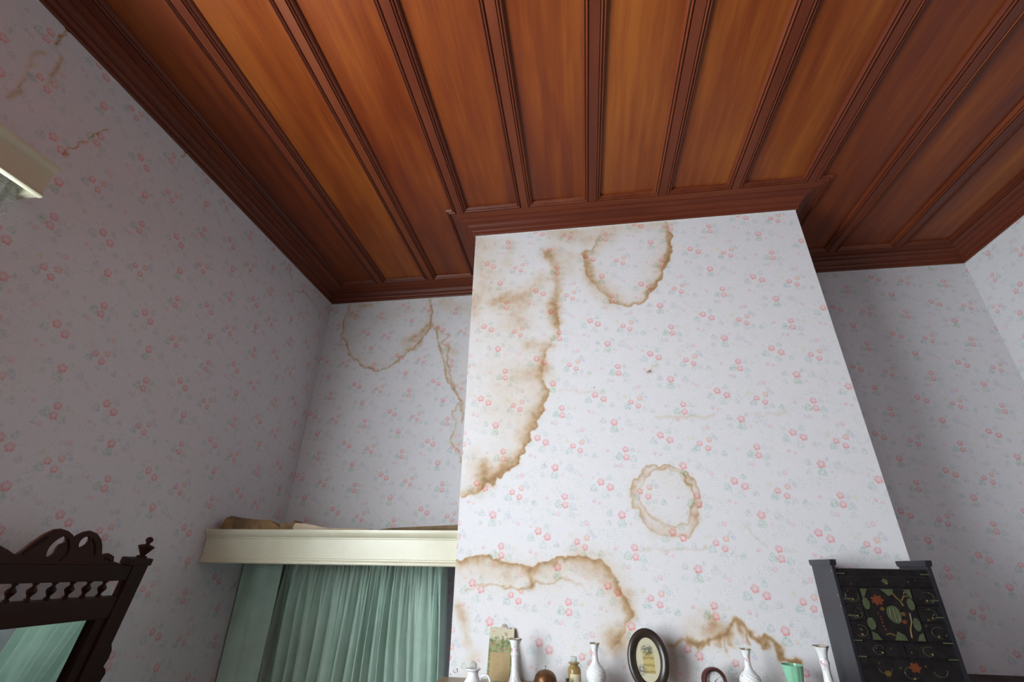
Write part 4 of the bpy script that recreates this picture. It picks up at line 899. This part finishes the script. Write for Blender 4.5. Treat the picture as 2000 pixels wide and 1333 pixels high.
for s in (1, -1):
    W = lambda y: y if s > 0 else 2 * YM - y
    a, c = sorted((W(1.545), W(1.605)))
    mbox('post', a, c, -.300, .268, -.021, .010, M_DARKV)
    mbox('post_cap', a - .006 if s < 0 else a - .026, c + .006 if s > 0 else c + .026, .262, .284, -.028, .014)
    MB().lathe([(.0001, 0), (.016, 0), (.016, .005), (.008, .008), (.013, .016), (.022, .030), (.026, .036), (.018, .040), (.008, .042), (.006, .047), (.0115, .054), (.0115, .060), (.006, .066), (.0001, .067)], 20, (-.008, W(1.578) - YM, .284 + HB)).build('finial', M_DARKV, mr, smooth=True)
    br = [(1.604, .03), (1.612, .020), (1.622, .004), (1.624, -.020), (1.618, -.040), (1.632, -.050), (1.640, -.062), (1.634, -.085), (1.618, -.100), (1.604, -.11)]
    curve_solid('side_bracket', [[L3(W(y), h) for y, h in br]], .022, M_DARKV, mr, .002, lambda x, y, z: (-.008 + z, x, y))
y0, y1 = 2 * YM - 1.545, 1.545
mbox('top_rail', y0, y1, .215, .262, -.022, .006); mbox('middle_rail', y0, y1, .105, .167, -.022, .006); mbox('bottom_rail', y0, y1, -.296, -.225, -.020, .006)
MB().box(-.0215, -.0195, y0 - YM - .02, y1 - YM + .02, HB - .26, HB + .14).build('backboard', M_DARK, mr)
mbox('sight_edge', 1.508, 1.545, -.225, .105, -.019, .001, M_DARKV); mbox('sight_edge', 2 * YM - 1.545, 2 * YM - 1.508, -.225, .105, -.019, .001, M_DARKV)
MB().box(-.0195, -.016, 2 * YM - 1.512 - YM, 1.512 - YM, HB - .23, HB + .109).build('mirror_glass', M_MIRROR, mr)
SP = [(.0001, 0), (.008, 0), (.008, .006), (.0045, .009), (.006, .014), (.0105, .021), (.0125, .026), (.0105, .031), (.0055, .036), (.0045, .041), (.008, .044), (.008, .049), (.0001, .049)]
yy = 1.481
while yy > 2 * YM - 1.50:
    MB().lathe(SP, 14, (-.008, yy - YM, .1665 + HB)).build('spindle', M_DARKV, mr, smooth=True); yy -= .0555
half = [(1.10, .306), (1.127, .296), (1.146, .287), (1.159, .283), (1.167, .293), (1.182, .315), (1.203, .338), (1.223, .351), (1.241, .354), (1.263, .350), (1.282, .341), (1.292, .331), (1.298, .339), (1.313, .350), (1.333, .355), (1.358, .349), (1.381, .334), (1.396, .316), (1.411, .289), (1.424, .292), (1.436, .294), (1.458, .286), (1.466, .271), (1.489, .266), (1.500, .258)]
mir = [(2 * YM - y, h) for y, h in half[1:]]
hole1 = smooth_loop([(1.238, .280), (1.232, .295), (1.233, .311), (1.243, .328), (1.260, .340), (1.271, .332), (1.273, .318), (1.261, .313), (1.258, .303), (1.260, .290), (1.250, .278)], 1)
hole2 = smooth_loop([(1.320, .307), (1.313, .324), (1.320, .338), (1.336, .342), (1.346, .332), (1.344, .317), (1.332, .307)], 1)
outs = [[L3(*p) for p in half + mir[::-1]]]
for h in (hole1, hole2):
    outs += [[L3(*p) for p in h], [L3(2 * YM - y, q) for y, q in h]]
cr = curve_solid('crest', outs, .007, M_DARK, mr, .0012, lambda x, y, z: (-.004 + z, x, y))
for s in (1, -1):       # raised scroll carving
    W = lambda y: y - YM if s > 0 else YM - y
    for L in ([(1.172, .287), (1.192, .309), (1.214, .331)], [(1.275, .330), (1.290, .312), (1.296, .290), (1.286, .272)], [(1.352, .334), (1.372, .318), (1.386, .290)], [(1.428, .280), (1.440, .283), (1.452, .276)]):
        MB().tube([(.001, W(y), h + HB) for y, h in L], .0035, 8).build('carving', M_DARK, mr, smooth=True)

# ---------------------------------------------------------------- chest in the right alcove
ch = empty('chest_of_drawers', (1.72, 2.40, 0), 'dark wooden chest of drawers in the right alcove, only its top edge showing', 'chest')
at_origin(MB().bbox(XCR + .010, XR - .006, 2.17, YB - .002, 1.196, 1.228, .006).build('top_board', M_DARK), ch)
at_origin(MB().box(XCR + .030, XR - .020, 2.20, YB - .004, .05, 1.196).build('carcass', M_DARK), ch)
for k in range(4):
    z0 = .09 + k * .275; d = at_origin(MB().bbox(XCR + .05, XR - .04, 2.186, 2.20, z0, z0 + .255, .004).build('drawer', M_DARK), ch)
    for x in (1.40, 2.03):
        o = MB().lathe([(.0001, -.026), (.015, -.022), (.017, -.014), (.008, -.004), (.008, 0), (.0001, 0)], 16, (x, 2.186, z0 + .13), 'y').build('knob', M_GILT, smooth=True); o.parent = d
for x in (XCR + .06, XR - .06):
    for y in (2.23, 2.58): at_origin(MB().bbox(x - .03, x + .03, y - .025, y + .025, 0, .05, .004).build('foot', M_DARK), ch)

# ---------------------------------------------------------------- wardrobe added unseen on the right wall to cut and warm the bounce
wd = empty('bounce_blocker', (2.0, -.25, 0), 'tall dark mahogany wardrobe added unseen at the right wall to cut bounce light', 'bounce_blocker')
at_origin(MB().box(1.74, XR - .006, -1.25, .75, .08, 2.06).build('carcass', M_DARKV), wd)
at_origin(MB().prism([(1.74, 2.06), (1.70, 2.10), (1.68, 2.14), (1.68, 2.16), (XR - .006, 2.16), (XR - .006, 2.06)], -1.29, .79, (0, 2)).build('cornice', M_DARK), wd)
at_origin(MB().bbox(1.72, XR - .006, -1.27, .77, 0, .08, .004).build('plinth', M_DARK), wd)
for k in range(3):
    y0 = -1.235 + k * .66; d = at_origin(MB().bbox(1.718, 1.74, y0, y0 + .645, .10, 2.045, .004).build('door', M_DARKV), wd)
    o = MB().bbox(1.708, 1.72, y0 + .09, y0 + .555, .22, 1.93, .006).build('door_panel', M_DARKV); o.parent = d
    o = MB().lathe([(.0001, -.028), (.013, -.024), (.015, -.016), (.007, -.004), (.007, 0), (.0001, 0)], 16, (1.718, y0 + .04, 1.05), 'x').build('knob', M_GILT, smooth=True); o.parent = d
